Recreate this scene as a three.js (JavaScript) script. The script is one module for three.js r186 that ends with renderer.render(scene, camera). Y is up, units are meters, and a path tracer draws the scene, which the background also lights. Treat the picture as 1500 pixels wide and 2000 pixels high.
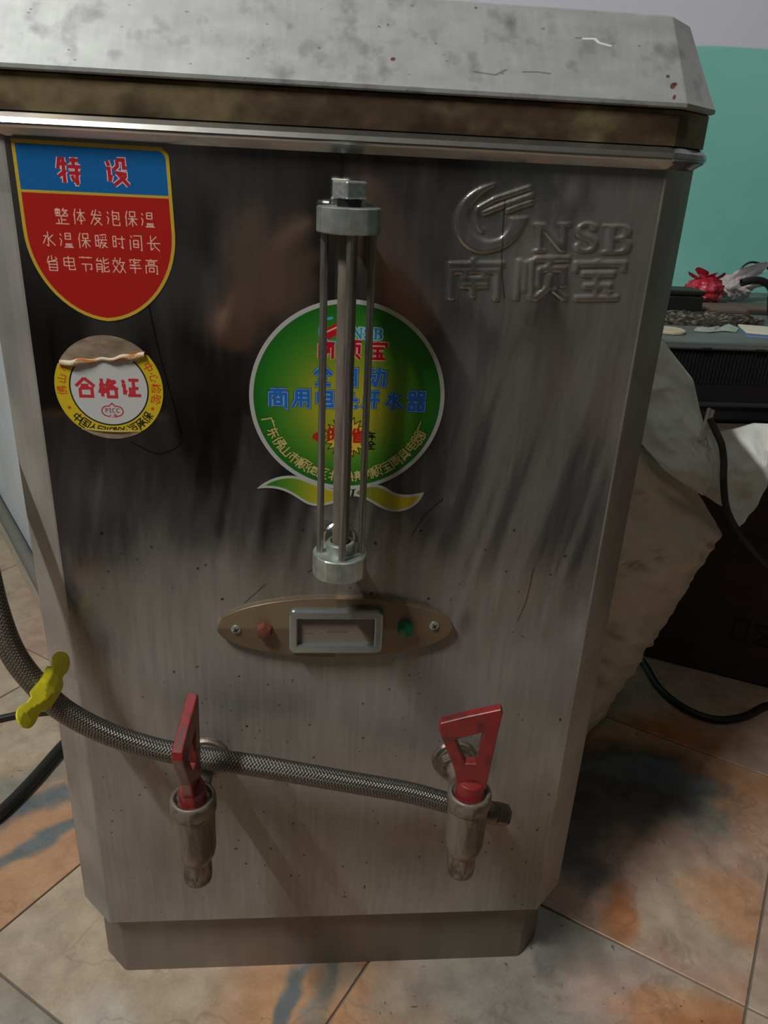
import * as THREE from 'three';
import { mergeGeometries, mergeVertices, toCreasedNormals } from 'three/addons/utils/BufferGeometryUtils.js';
import { RoundedBoxGeometry } from 'three/addons/geometries/RoundedBoxGeometry.js';

/* ---------- camera, light, exposure ---------- */
const scene = new THREE.Scene();
scene.background = new THREE.Color(0x000000);
const camera = new THREE.PerspectiveCamera(66.81, 0.75, 0.01, 30);
camera.rotation.order = 'YXZ';
camera.rotation.set(-0.4154, -0.093, 0.0507);
camera.position.set(-0.0137, 0.6886, 0.4877);
const LAMP = new THREE.Vector3(-1.1, 2.42, 0.86), TUBE = 0.6, LAMP_POWER = 690, TUBE_GLOW = 220, LAMP_COLOR = new THREE.Color(1, 0.985, 0.965);
const renderer = new THREE.WebGLRenderer({ antialias: true });
renderer.toneMapping = THREE.LinearToneMapping;
renderer.toneMappingExposure = 1.0;
renderer.shadowMap.enabled = true;

/* ---------- helpers ---------- */
const V2 = (x, y) => new THREE.Vector2(x, y), V3 = (x, y, z) => new THREE.Vector3(x, y, z);
let seedState = 7;
const rnd = () => { seedState = (seedState * 1664525 + 1013904223) >>> 0; return seedState / 4294967296; };
const rr = (a, b) => a + (b - a) * rnd();
const hash = (x, y, s) => { let h = Math.imul(x | 0, 374761393) ^ Math.imul(y | 0, 668265263) ^ Math.imul(s | 0, 974711); h = Math.imul(h ^ (h >>> 13), 1274126177); return ((h ^ (h >>> 16)) >>> 0) / 4294967296; };
function noise(x, y, s = 0) {
  const xi = Math.floor(x), yi = Math.floor(y); let u = x - xi, v = y - yi; u = u * u * (3 - 2 * u); v = v * v * (3 - 2 * v);
  const a = hash(xi, yi, s), b = hash(xi + 1, yi, s), c = hash(xi, yi + 1, s), d = hash(xi + 1, yi + 1, s);
  return a + (b - a) * u + (c - a) * v + (a - b - c + d) * u * v;
}
const fbm = (x, y, o = 4, s = 0) => { let t = 0, a = 0.5, n = 0; for (let i = 0; i < o; i++) { t += a * noise(x, y, s + i * 17); n += a; a *= 0.5; x *= 2.03; y *= 2.03; } return t / n; };
const sstep = (a, b, x) => { const t = Math.min(1, Math.max(0, (x - a) / (b - a))); return t * t * (3 - 2 * t); };
const lerp = (a, b, t) => a + (b - a) * t;
const interp = (x, xs, ys) => { if (x <= xs[0]) return ys[0]; for (let i = 1; i < xs.length; i++) if (x <= xs[i]) return lerp(ys[i - 1], ys[i], (x - xs[i - 1]) / (xs[i] - xs[i - 1])); return ys[ys.length - 1]; };
const usedNames = new Map();
function numbered(n) { const k = usedNames.get(n) ?? 0; usedNames.set(n, k + 1); return k ? `${n}_${String(k).padStart(3, '0')}` : n; }
function shade(o) { o.castShadow = true; o.receiveShadow = true; return o; }
function tag(o, label, category, group) { o.userData.label = label; o.userData.category = category; if (group) o.userData.group = group; return o; }
function thing(name, label, category, pos = [0, 0, 0]) { const g = new THREE.Group(); g.name = numbered(name); g.position.set(...pos); scene.add(g); return tag(g, label, category); }
function sub(name, parent, pos = [0, 0, 0]) { const g = new THREE.Group(); g.name = name; g.position.set(...pos); parent.add(g); return g; }
function mesh(name, geo, mat, parent, label) { const m = shade(new THREE.Mesh(geo, mat)); m.name = name; if (label) m.userData.label = label; (parent ?? scene).add(m); return m; }
function single(name, geo, mat, label, category) { const m = mesh(numbered(name), geo, mat); return tag(m, label, category); }
function struct(name, geo, mat) { const m = mesh(name, geo, mat); m.userData.kind = 'structure'; return m; }
function canvasTex(w, h, draw, srgb = true) {
  const c = document.createElement('canvas'); c.width = w; c.height = h; draw(c.getContext('2d'), w, h);
  const t = new THREE.CanvasTexture(c); if (srgb) t.colorSpace = THREE.SRGBColorSpace; t.wrapS = t.wrapT = THREE.RepeatWrapping; return t;
}
// f(u, v) -> [r, g, b] in 0..255, v = 0 at the bottom of the picture
function pixelTex(w, h, f, srgb = true) {
  const d = new Uint8Array(w * h * 4);
  for (let y = 0; y < h; y++) for (let x = 0; x < w; x++) {
    const c = f((x + 0.5) / w, (y + 0.5) / h), i = (y * w + x) * 4; d[i] = c[0]; d[i + 1] = c[1]; d[i + 2] = c[2]; d[i + 3] = 255;
  }
  const t = new THREE.DataTexture(d, w, h); t.magFilter = THREE.LinearFilter; t.minFilter = THREE.LinearFilter; t.wrapS = t.wrapT = THREE.RepeatWrapping;
  if (srgb) t.colorSpace = THREE.SRGBColorSpace; t.needsUpdate = true; return t;
}
const clampByte = (v) => Math.max(0, Math.min(255, v));
const std = (o) => new THREE.MeshStandardMaterial(o);
const phys = (o) => new THREE.MeshPhysicalMaterial(o);
function move(g, x, y, z) { g.translate(x, y, z); return g; }
function merge(list) { return mergeGeometries(list.map((g) => { const n = g.index ? g.toNonIndexed() : g; for (const k of Object.keys(n.attributes)) if (!['position', 'normal', 'uv'].includes(k)) n.deleteAttribute(k); return n; })); }
function cyl(r0, r1, h, seg = 28) { return new THREE.CylinderGeometry(r1, r0, h, seg, 1); }   // r0 at the bottom
function lathe(pts, seg = 40) { return new THREE.LatheGeometry(pts.map(([r, y]) => V2(r, y)), seg); }
function tube(pts, r, seg = 60, rad = 12) { return new THREE.TubeGeometry(new THREE.CatmullRomCurve3(pts.map((p) => V3(...p)), false, 'centripetal'), seg, r, rad); }
function shapeOf(pts) { const s = new THREE.Shape(); pts.forEach(([x, y], i) => (i ? s.lineTo(x, y) : s.moveTo(x, y))); s.closePath(); return s; }
function gridGeo(nu, nv, f) {                                              // f(u, v) -> [x, y, z], uv from f's 4th and 5th entries or u, v
  const p = [], t = [], ix = [];
  for (let j = 0; j <= nv; j++) for (let i = 0; i <= nu; i++) { const q = f(i / nu, j / nv); p.push(q[0], q[1], q[2]); t.push(q[3] ?? i / nu, q[4] ?? j / nv); }
  for (let j = 0; j < nv; j++) for (let i = 0; i < nu; i++) { const a = j * (nu + 1) + i, b = a + 1, c = a + nu + 1, d = c + 1; ix.push(a, b, d, a, d, c); }
  const g = new THREE.BufferGeometry(); g.setAttribute('position', new THREE.Float32BufferAttribute(p, 3)); g.setAttribute('uv', new THREE.Float32BufferAttribute(t, 2)); g.setIndex(ix); g.computeVertexNormals(); return g;
}
function lump(r, sx, sy, sz, amp, freq, s, detail = 24) {                  // a crumpled, rounded lump
  let g = new THREE.SphereGeometry(r, detail * 2, detail); g.deleteAttribute('uv'); g.deleteAttribute('normal'); g = mergeVertices(g); const p = g.attributes.position;
  for (let i = 0; i < p.count; i++) {
    const v = V3().fromBufferAttribute(p, i).normalize(), n = fbm(v.x * freq + v.z * 3.1 + 9, v.y * freq - v.z * freq + 5, 2, s) - 0.5, ridge = Math.abs(fbm(v.x * freq * 1.3 + 3, v.y * freq * 1.3 + v.z * freq, 2, s + 5) - 0.5);
    const k = r * (1 + amp * n * 2 - amp * 1.5 * ridge); p.setXYZ(i, v.x * k * sx, v.y * k * sy, v.z * k * sz);
  }
  g.computeVertexNormals(); return g;
}

/* ---------- lettering: every character is drawn from its strokes on a grid a..u ---------- */
const GLYPH = {
  口: 'ddrdrrdrdd', 日: 'edqdqsesed ekqk', 月: 'fbpbpspu fbfmdu fhph fmpm', 氵: 'ecjf bijl csjl', 亻: 'pagj jgju', 讠: 'ebjf bhjhjrpm', 攵: 'hacj fgtg pgkodu gjtu', 木: 'bhsh jaju jhbq jhsq',
  土: 'dhrh jbjs bsts', 正: 'cbrb jbjs jkqk ejes asts', 寸: 'bgtg ncnspsjq flin', 又: 'dcqcqccs ectt', 殳: 'gagfbi gaoaogsg dkplpnbu fktu', 束: 'bese chrhrncnch jaju jnbt jnst', 本: 'bfsf jaju jfbp jfsp fpop',
  包: 'fadh fdrdrmom ehmhmlel ehetstsp', 呆: 'ebpbpheheb akuk jhju jkbs jkss', 皿: 'emqmqsemes emes qmqs imis mmms atut', 爰: 'rbdc efff jejg qdog bisi cmrm hibt gmpmgt hoss', 艹: 'aeue gagh oaoh', 各: 'hacj gdqdam fgtm elqlqueuel',
  弗: 'dbrbrgcgclslsrqr hahkbu nanu', 佥: 'jaah jath fhnh elgp jkjo rlnr bsts', 马: 'cbobnj cbbjsjrrosmr bopo', 阝: 'eaeu eaoakgomopio', 川: 'cabjau ibiq paqu', 页: 'aata jbhf dfdo dfqfqo jhiobu lpsu', 彳: 'nabg pgbm jkju',
  钅: 'haah fele ckqk jejsos', 真: 'bdtd jajf efpfpnenef eiqi elpl anun gpcu npsu', 告: 'faeh ehsh jajm bmtm eoqoqueueo', 寺: 'dcrc jajh ahuh bmtm nhnupujs fois', 交: 'jajd aete gfbj nfsj qkau ekuu', 直: 'iete bebe nanh fgsgskfkfg',
  厶: 'ibbgmg', 卩: 'dksksspq jkju', 水: 'jajtgr cggghgbq rejk jjts', 云: 'cdrd ajtj jjdqqp ontt', 力: 'bftfsspsoq jagmbu', 心: 'bjao gegrprpn jbmf rism',
  特: '寺[jauu] cacc caaj bfif fafu aphk', 设: '讠[aagu] 殳[gauu]', 整: '束[aajj] 攵[kauj] bktk jkjt jpqp fofu auuu', 体: '亻[aahu] 本[gauu]', 发: 'gbdhsh kahjbt hlqlgu hlsu ocrf', 泡: '氵[aagu] 包[gauu]', 保: '亻[aahu] 呆[gauu]', 温: '氵[aagu] 日[gatk] 皿[giuu]',
  暖: '日[aahs] 爰[gauu]', 时: '日[aahs] 寸[gauu]', 间: 'cbee bgbu gbsbsuqt ghnhnqgqgh gmnm', 长: 'pbgi akuk gagtkq kkmotu', 省: 'jajg fbci ocrf rfbk eiqiqueuei emqm eqqq', 电: 'cdrdrncncd ciri jajssssp', 节: '艹[aauh] dksksrpq jkju', 能: 'ebbfjf hdkh bjbu bjjjjuht bnjn bqjq mamititg tcmf mkmttttq tmmp', 效: '交[aaku] 攵[jauu]',
  率: 'jajc bctc jchfmffknj cddg qeng bkfi rkoi bntn jlju', 高: 'jajc bctc feoeohfhfe bubjsjsuqt gmnmnrgrgm', 合: 'jaaj jatj fini elqlqueuel', 格: '木[aahu] 各[gauu]', 证: '讠[aagu] 正[gauu]', 佛: '亻[aahu] 弗[gauu]', 市: 'jajd bdtd dhdq dhqhqqoq jdju', 山: 'jbjs cgcsrs rgrs', 中: 'cfrfrncncf jaju',
  检: '木[aahu] 佥[gauu]', 验: '马[aaiu] 佥[hauu]', 国: 'bbsbsububb efpf ekok epqp jfjp mmno', 人: 'kbijat jhtt', 民: 'cbqbqhch cbcuho cltl ihmptttq', 险: '阝[aaiu] 佥[gauu]', 公: 'habj mash jiesqr ontu', 司: 'bbsbstpt cfmf djmjmpdpdj', 承: 'dbpbjf jfjthr ehoh fkok dnpn bhghbq qgkm mjts',
  南: 'jajf bdtd cucgrgruqt ghhj nhmj fkok fnon jkjt', 顺: '川[aahu] 页[gauu]', 宝: 'jajc bgbctctg dhqh enpn btst jhjt mppr', 全: 'jaaj jatj eipi enon btst jijt', 自: 'jahd ddqdqtdtdd diqi dnqn', 动: '云[aaku] 力[jauu]', 商: 'jajc bctc gdhf mdlf bubgsgsuqt ihfk lhok gmnmnrgrgm', 用: 'ecemau ecrcrtpt ehrh emrm jcju',
  热: 'aege dadldlbk ajgh hfofoltltj lafm hhlk bqau gqhu mqou rquu', 开: 'bctc aktk gcgkau ncnu', 器: 'bbhbhgbgbb lbrbrglglb bohohububo lororululo ajtj jgcn jjsn', 广: 'jajd cdtd cdckau', 东: 'cese gadkrk jgjuhs fmbr nmrr', 德: '彳[aahu] ietf njnf igsgskigik kgkk ogok hmun inhs kolsrsrq nnoo toup',
  区: 'sbbbbtst efpo pfep', 北: 'hbhu bhhh bphn mbmttttp sfmk', 滘: '氵[aagu] jajc hdhbtbtd 告[gduu]', 镇: '钅[aaiu] 真[hauu]', 厨: 'bbtb bbbnau eeoe fgkgkkfkfg fmgo kmjo dqmq mhuh rdrupt njop', 具: 'ebpbpoeoeb efpf ejpj aqtq gqcu nqru', 厂: 'cctc cccmau', 年: 'gabi eese gkqk ghgn antn kelu',
};
const cell = (c) => (c.charCodeAt(0) - 97) / 20;
function strokesOf(ch, box = [0, 0, 1, 1], out = []) {
  for (const tok of (GLYPH[ch] ?? 'ddrdrrdrdd').split(' ')) {
    const at = tok.indexOf('[');
    if (at > 0) { const b = [...tok.slice(at + 1, -1)].map(cell); strokesOf(tok.slice(0, at), [lerp(box[0], box[2], b[0]), lerp(box[1], box[3], b[1]), lerp(box[0], box[2], b[2]), lerp(box[1], box[3], b[3])], out); continue; }
    const pts = []; for (let i = 0; i + 1 < tok.length; i += 2) pts.push([lerp(box[0], box[2], cell(tok[i])), lerp(box[1], box[3], cell(tok[i + 1]))]);
    if (pts.length > 1) out.push(pts);
  }
  return out;
}
function glyph(ctx, ch, x, y, w, h, layers) {                             // layers: [width, colour] from the back to the front
  const st = strokesOf(ch); ctx.lineJoin = 'miter'; ctx.miterLimit = 2; ctx.lineCap = 'butt';
  for (const [lw, col] of layers) { ctx.strokeStyle = col; ctx.lineWidth = lw; for (const s of st) { ctx.beginPath(); s.forEach(([a, b], i) => (i ? ctx.lineTo(x + a * w, y + b * h) : ctx.moveTo(x + a * w, y + b * h))); ctx.stroke(); } }
}
function glyphRow(ctx, text, x, y, w, h, step, layers) { [...text].forEach((c, i) => c !== ' ' && glyph(ctx, c, x + i * step, y, w, h, layers)); }
function glyphArc(ctx, text, cx, cy, r, a0, a1, size, layers, inward = true) {  // angles in degrees, 90 = bottom of the picture
  const n = [...text].length;
  [...text].forEach((c, i) => { const a = (lerp(a0, a1, n > 1 ? i / (n - 1) : 0) * Math.PI) / 180; ctx.save(); ctx.translate(cx + r * Math.cos(a), cy + r * Math.sin(a)); ctx.rotate(a + (inward ? -Math.PI / 2 : Math.PI / 2)); glyph(ctx, c, -size / 2, -size / 2, size, size, layers); ctx.restore(); });
}

/* ---------- colour fields ---------- */
const mix3 = (a, b, t) => [lerp(a[0], b[0], t), lerp(a[1], b[1], t), lerp(a[2], b[2], t)];
// Floor tiles lie on a grid turned against the boiler: e runs along U, g across it.
const TU = 0.316, TV = 0.343, U0 = -0.29, W0 = 0.16, TH = THREE.MathUtils.degToRad(35);
const toUV = (x, z) => [x * Math.cos(TH) + z * Math.sin(TH), -x * Math.sin(TH) + z * Math.cos(TH)], fromUV = (u, w) => [u * Math.cos(TH) - w * Math.sin(TH), u * Math.sin(TH) + w * Math.cos(TH)];
const BEIGE = [176, 158, 136], ORANGE = [184, 138, 102], RUST = [168, 108, 66], GREY = [134, 131, 122], DARK = [70, 70, 66], SLATE = [92, 104, 110], PALE = [186, 178, 164], PINK = [170, 144, 128];
// marble patches; dark ones right of the boiler mix grime with its painted shadow: tile column, tile row (or null for every tile), centre x z, half sizes, turn, colour, softness
const PATCHES = [
  [-1, 0, -0.36, -0.14, 0.25, 0.2, 0, ORANGE], [-1, 0, -0.42, -0.33, 0.2, 0.1, -0.6, BEIGE], [-1, 0, -0.36, -0.2, 0.12, 0.02, -0.55, SLATE], [-1, 0, -0.31, -0.17, 0.1, 0.012, -0.6, SLATE], [-1, 0, -0.34, -0.265, 0.14, 0.03, -0.5, GREY],
  [-1, -1, -0.42, -0.45, 0.25, 0.12, 0, PINK], [-1, -1, -0.50, -0.56, 0.1, 0.02, -0.2, SLATE],
  [0, 0, -0.2, 0.02, 0.2, 0.16, 0, BEIGE], [0, 0, -0.19, 0.04, 0.05, 0.05, 0, PALE], [0, 0, -0.03, 0.035, 0.07, 0.09, 0.2, ORANGE], [0, 0, -0.035, 0.03, 0.09, 0.01, -1.15, SLATE], [0, 0, 0.0, 0.02, 0.07, 0.008, -1.3, DARK], [0, 0, -0.005, 0.03, 0.09, 0.014, -1.25, GREY], [0, 0, 0.06, -0.01, 0.04, 0.05, 0, RUST], [0, 0, 0.03, 0.04, 0.05, 0.03, -0.4, ORANGE],
  [0, 1, -0.32, 0.06, 0.3, 0.1, 0, GREY],
  [1, 0, 0.18, 0.02, 0.18, 0.16, 0, GREY], [1, 0, 0.27, 0.04, 0.07, 0.06, 0, PINK], [1, 0, 0.335, 0.075, 0.085, 0.05, 0.3, RUST], [1, 0, 0.32, 0.06, 0.06, 0.035, 0.3, ORANGE],
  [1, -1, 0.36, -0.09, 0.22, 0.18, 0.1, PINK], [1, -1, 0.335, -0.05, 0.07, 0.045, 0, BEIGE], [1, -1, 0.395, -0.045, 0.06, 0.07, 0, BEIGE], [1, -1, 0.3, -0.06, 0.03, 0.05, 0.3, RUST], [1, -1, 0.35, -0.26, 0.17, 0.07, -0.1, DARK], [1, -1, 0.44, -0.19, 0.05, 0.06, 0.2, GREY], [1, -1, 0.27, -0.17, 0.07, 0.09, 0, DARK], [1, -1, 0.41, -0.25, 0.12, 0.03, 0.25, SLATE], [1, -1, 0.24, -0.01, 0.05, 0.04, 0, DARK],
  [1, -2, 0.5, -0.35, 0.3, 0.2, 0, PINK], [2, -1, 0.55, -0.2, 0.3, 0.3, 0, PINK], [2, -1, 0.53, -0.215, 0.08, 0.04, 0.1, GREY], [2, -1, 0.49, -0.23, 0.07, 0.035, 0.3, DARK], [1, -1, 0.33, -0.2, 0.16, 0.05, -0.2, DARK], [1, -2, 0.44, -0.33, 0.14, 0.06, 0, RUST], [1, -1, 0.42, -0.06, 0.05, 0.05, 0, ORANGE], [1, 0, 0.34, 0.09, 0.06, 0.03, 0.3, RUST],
];
function marble(x, z) {
  const wx = x + 0.05 * (fbm(x * 14, z * 14, 4, 1) - 0.5), wz = z + 0.05 * (fbm(x * 14 + 40, z * 14, 4, 2) - 0.5), [u, w] = toUV(x, z), ti = Math.floor((u - U0) / TU), tj = Math.floor((w - W0) / TV) + 1, k = hash(ti, tj, 3);
  let c = mix3(BEIGE, k > 0.6 ? GREY : k > 0.3 ? PINK : ORANGE, sstep(0.35, 0.65, fbm(wx * 7 + ti * 9, wz * 7 + tj * 5, 4, 9)));
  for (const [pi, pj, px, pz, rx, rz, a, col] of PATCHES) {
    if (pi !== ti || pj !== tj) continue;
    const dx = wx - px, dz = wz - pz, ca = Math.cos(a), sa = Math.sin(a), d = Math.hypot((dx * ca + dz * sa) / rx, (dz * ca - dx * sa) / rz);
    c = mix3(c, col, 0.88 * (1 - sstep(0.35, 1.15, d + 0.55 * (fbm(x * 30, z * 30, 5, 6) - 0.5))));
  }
  const vein = Math.abs(fbm(wx * 11 + 3, wz * 11, 5, 21) - 0.5); c = mix3(c, DARK, 0.16 * (1 - sstep(0.0, 0.018, vein)));
  const cloud = (fbm(x * 60, z * 60, 4, 31) - 0.5) * 38 + (noise(x * 900, z * 900, 8) - 0.5) * 12;
  c = [c[0] + cloud, c[1] + cloud, c[2] + cloud * 0.95];
  const sp = noise(x * 210, z * 210, 77); if (sp > 0.95) c = mix3(c, [48, 40, 34], 0.7 * sstep(0.95, 0.985, sp) * sstep(0.45, 0.6, fbm(x * 12, z * 12, 3, 79)));
  return c.map(clampByte);
}
const FX = -0.95, FZ = -1.1, FS = 2.0;
const floorMap = pixelTex(2048, 2048, (u, v) => marble(FX + u * FS, FZ + v * FS));
const floorRough = pixelTex(512, 512, (u, v) => { const r = 70 + 110 * fbm(u * 26, v * 26, 4, 4); return [r, r, r]; }, false);
const M = {};
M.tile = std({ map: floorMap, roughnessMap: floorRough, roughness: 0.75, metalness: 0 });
M.grout = std({ color: 0x6d665c, roughness: 1 });

/* ---------- room ---------- */
const RX0 = -3.2, RX1 = 3.0, RZ0 = -1.1, RZ1 = 4.0, RH = 2.6;
const box = (x0, x1, y0, y1, z0, z1) => move(new THREE.BoxGeometry(x1 - x0, y1 - y0, z1 - z0), (x0 + x1) / 2, (y0 + y1) / 2, (z0 + z1) / 2);
{
  const fl = new THREE.Group(); fl.name = 'floor'; fl.userData.kind = 'structure'; scene.add(fl);
  mesh('grout', box(RX0, RX1, -0.12, -0.0022, RZ0, RZ1), M.grout, fl);
  const clip = (poly, ax, v, keepLess) => { const out = []; poly.forEach((p, i) => { const q = poly[(i + 1) % poly.length], a = keepLess ? v - p[ax] : p[ax] - v, b = keepLess ? v - q[ax] : q[ax] - v; if (a >= 0) out.push(p); if (a * b < 0) { const t = a / (a - b); out.push([lerp(p[0], q[0], t), lerp(p[1], q[1], t)]); } }); return out; };
  for (let i = -11; i < 15; i++) for (let j = -12; j < 16; j++) {
    const g = 0.0011, u0 = U0 + i * TU + g, u1 = U0 + (i + 1) * TU - g, w0 = W0 + (j - 1) * TV + g, w1 = W0 + j * TV - g;
    let poly = [[u0, w0], [u1, w0], [u1, w1], [u0, w1]].map(([u, w]) => fromUV(u, w));
    poly = clip(clip(clip(clip(poly, 0, RX0, false), 0, RX1, true), 1, RZ0, false), 1, RZ1, true);
    if (poly.length < 3) continue;
    const cx = poly.reduce((s, p) => s + p[0], 0) / poly.length, cz = poly.reduce((s, p) => s + p[1], 0) / poly.length;
    const ix = [], P = [], n = poly.length;
    for (const [k, y] of [[1, -0.006], [1, -0.0006], [0.9955, 0]]) for (const [x, z] of poly) P.push(cx + (x - cx) * k, y, cz + (z - cz) * k);
    for (let r = 0; r < 2; r++) for (let q = 0; q < n; q++) { const a = r * n + q, b = r * n + (q + 1) % n; ix.push(a, a + n, b + n, a, b + n, b); }
    for (let q = 1; q < n - 1; q++) ix.push(2 * n, 2 * n + q + 1, 2 * n + q);
    let tg = new THREE.BufferGeometry(); tg.setAttribute('position', new THREE.Float32BufferAttribute(P, 3)); tg.setIndex(ix);
    const T = []; for (let q = 0; q < P.length; q += 3) T.push((P[q] - FX) / FS, (P[q + 2] - FZ) / FS); tg.setAttribute('uv', new THREE.Float32BufferAttribute(T, 2));
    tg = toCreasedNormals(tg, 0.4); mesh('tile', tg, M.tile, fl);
  }
}
// plaster: mint green up to a painted line, white above
const wallMap = pixelTex(1024, 1024, (u, v) => {
  const x = RX0 + u * (RX1 - RX0), y = v * RH, line = 0.921 + (x - 0.74) * 0.02 + 0.004 * (fbm(x * 20, 3, 3, 2) - 0.5), g = sstep(line - 0.0015, line + 0.0015, y), n = (fbm(x * 6, y * 6, 5, 14) - 0.5) * 26 + (fbm(x * 40, y * 40, 3, 15) - 0.5) * 8;
  return mix3([146 + n, 222 + n * 0.7, 208 + n * 0.7], [232 + n * 0.3, 234 + n * 0.3, 246 + n * 0.3], g).map(clampByte);
});
M.wall = std({ map: wallMap, roughness: 0.85 });
const whiteMap = pixelTex(512, 512, (u, v) => { const n = (fbm(u * 16, v * 16, 5, 41) - 0.5) * 22; return [204 + n, 208 + n, 214 + n].map(clampByte); });
M.white = std({ map: whiteMap, roughness: 0.9 });
M.ceil = std({ color: 0xbdbcb6, roughness: 0.95 });
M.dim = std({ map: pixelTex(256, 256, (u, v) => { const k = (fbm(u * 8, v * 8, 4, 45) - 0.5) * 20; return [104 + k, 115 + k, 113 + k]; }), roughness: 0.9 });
{
  const g = box(RX0 - 0.1, RX1 + 0.1, 0, RH, RZ0 - 0.12, RZ0), p = g.attributes.position, t = g.attributes.uv;
  for (let i = 0; i < p.count; i++) t.setXY(i, (p.getX(i) - RX0) / (RX1 - RX0), p.getY(i) / RH);
  struct('wall_back', g, M.wall);
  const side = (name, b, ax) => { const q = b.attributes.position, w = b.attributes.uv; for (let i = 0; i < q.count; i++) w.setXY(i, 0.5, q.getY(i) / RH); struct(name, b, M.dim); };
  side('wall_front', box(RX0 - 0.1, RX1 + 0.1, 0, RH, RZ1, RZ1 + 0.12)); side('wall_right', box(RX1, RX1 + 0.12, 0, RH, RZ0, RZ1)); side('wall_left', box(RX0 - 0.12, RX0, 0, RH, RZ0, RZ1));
  struct('ceiling', box(RX0 - 0.12, RX1 + 0.12, RH, RH + 0.1, RZ0 - 0.12, RZ1 + 0.12), M.ceil);
  // white wall corner that projects behind the boiler on the left
  const ext = (pts, h, bevel = 0) => { const e = new THREE.ExtrudeGeometry(shapeOf(pts.map(([x, z]) => [x, -z])), { depth: h, bevelEnabled: false }); e.rotateX(-Math.PI / 2); return e; };
  const wl = ext([[-0.395, -0.555], [-0.713, -1.105], [0.1, -1.105]], RH); struct('wall_inner', wl, M.white);
  const n = [-0.866, 0.5], A = [-0.388, -0.545], B = [-0.713, -1.108], o = (p, k, q = 0) => [p[0] + n[0] * k + 0.5 * q, p[1] + n[1] * k + 0.866 * q];
  M.skirt = std({ map: pixelTex(256, 256, (u, v) => { const k = (fbm(u * 9, v * 30, 4, 61) - 0.5) * 40; return [178 + k, 170 + k, 158 + k].map(clampByte); }), roughness: 0.35 });
  const prof = [[0, 0], [0.016, 0], [0.016, 0.05], [0.012, 0.055], [0, 0.055]];
  const bb = gridGeo(1, prof.length - 1, (u, v) => { const [k, y] = prof[Math.round(v * (prof.length - 1))], P = u ? o(A, k, 0.006) : o(B, k); return [P[0], y, P[1], u * 0.65 * 2, v]; });
  struct('baseboard_inner', toCreasedNormals(bb, 0.5), M.skirt);
  const q0 = o(A, 0.014, 0.01), q1 = o(B, 0.014);
  single('drain_pipe', tube([[q1[0], 0.068, q1[1]], [lerp(q0[0], q1[0], 0.5), 0.0685, lerp(q0[1], q1[1], 0.5)], [q0[0], 0.068, q0[1]]], 0.0105, 8, 16), std({ color: 0x6e6a64, roughness: 0.6 }), 'grey plastic pipe lying along the skirting of the white wall at the far left', 'pipe');
}

/* ---------- lamp ---------- */
{
  const t = thing('tube_lamp', 'long fluorescent tube lamp under the ceiling at the left, out of the picture', 'lamp', [LAMP.x, LAMP.y, LAMP.z]);
  const tu = mesh('tube', new THREE.CylinderGeometry(0.014, 0.014, TUBE, 16).rotateX(Math.PI / 2), std({ color: 0xffffff, emissive: LAMP_COLOR, emissiveIntensity: TUBE_GLOW }), t); tu.castShadow = false;
  mesh('batten', new RoundedBoxGeometry(0.05, 0.03, TUBE + 0.06, 2, 0.005).translate(0, 0.06, 0), std({ color: 0xd8d8d4, roughness: 0.6 }), t);
  for (const k of [-1, 1]) mesh('holder', new RoundedBoxGeometry(0.03, 0.075, 0.02, 2, 0.004).translate(0, 0.022, k * (TUBE / 2 + 0.011)), std({ color: 0xd8d8d4, roughness: 0.6 }), t);
  mesh('hanger', move(cyl(0.006, 0.006, RH - LAMP.y - 0.075, 8), 0, 0.075 + (RH - LAMP.y - 0.075) / 2, 0), std({ color: 0xb8b8b4, roughness: 0.6 }), t);
  const l = new THREE.RectAreaLight(LAMP_COLOR, LAMP_POWER, TUBE, 0.028); l.name = 'lamp_light'; l.position.set(LAMP.x + 0.012, LAMP.y - 0.022, LAMP.z); l.lookAt(LAMP.x + 1.1, LAMP.y - 1.15, LAMP.z); scene.add(l);
}

/* ---------- boiler ---------- */
const A0 = 0.19, CH = 0.0285, BACK = -0.36;
function ring(o, r, dz = 0) {                                               // the plan of the boiler, offset outwards by o, its front corners rounded by r
  const k = Math.SQRT2 - 1, c = [[-A0 - CH - o, BACK - o], [-A0 - CH - o, -CH + k * o], [-A0 - k * o, o], [A0 + k * o, o], [A0 + CH + o, -CH + k * o], [A0 + CH + o, BACK - o]], out = [];
  c.forEach((p, i) => {
    if (i === 0 || i === 5 || !r) { out.push(p); return; }
    const a = c[i - 1], b = c[i + 1], la = Math.hypot(a[0] - p[0], a[1] - p[1]), lb = Math.hypot(b[0] - p[0], b[1] - p[1]);
    const gd = (e, l) => [p[0] + (e[0] - p[0]) * (r * 1.15 + 0.0004) / l, p[1] + (e[1] - p[1]) * (r * 1.15 + 0.0004) / l]; out.push(gd(a, la));
    for (let s = 0; s <= 5; s++) { const t = s / 5, q0 = [p[0] + (a[0] - p[0]) * r / la, p[1] + (a[1] - p[1]) * r / la], q1 = [p[0] + (b[0] - p[0]) * r / lb, p[1] + (b[1] - p[1]) * r / lb]; out.push([(1 - t) ** 2 * q0[0] + 2 * t * (1 - t) * p[0] + t * t * q1[0], (1 - t) ** 2 * q0[1] + 2 * t * (1 - t) * p[1] + t * t * q1[1]]); }
    out.push(gd(b, lb));
  });
  return out;
}
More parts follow.
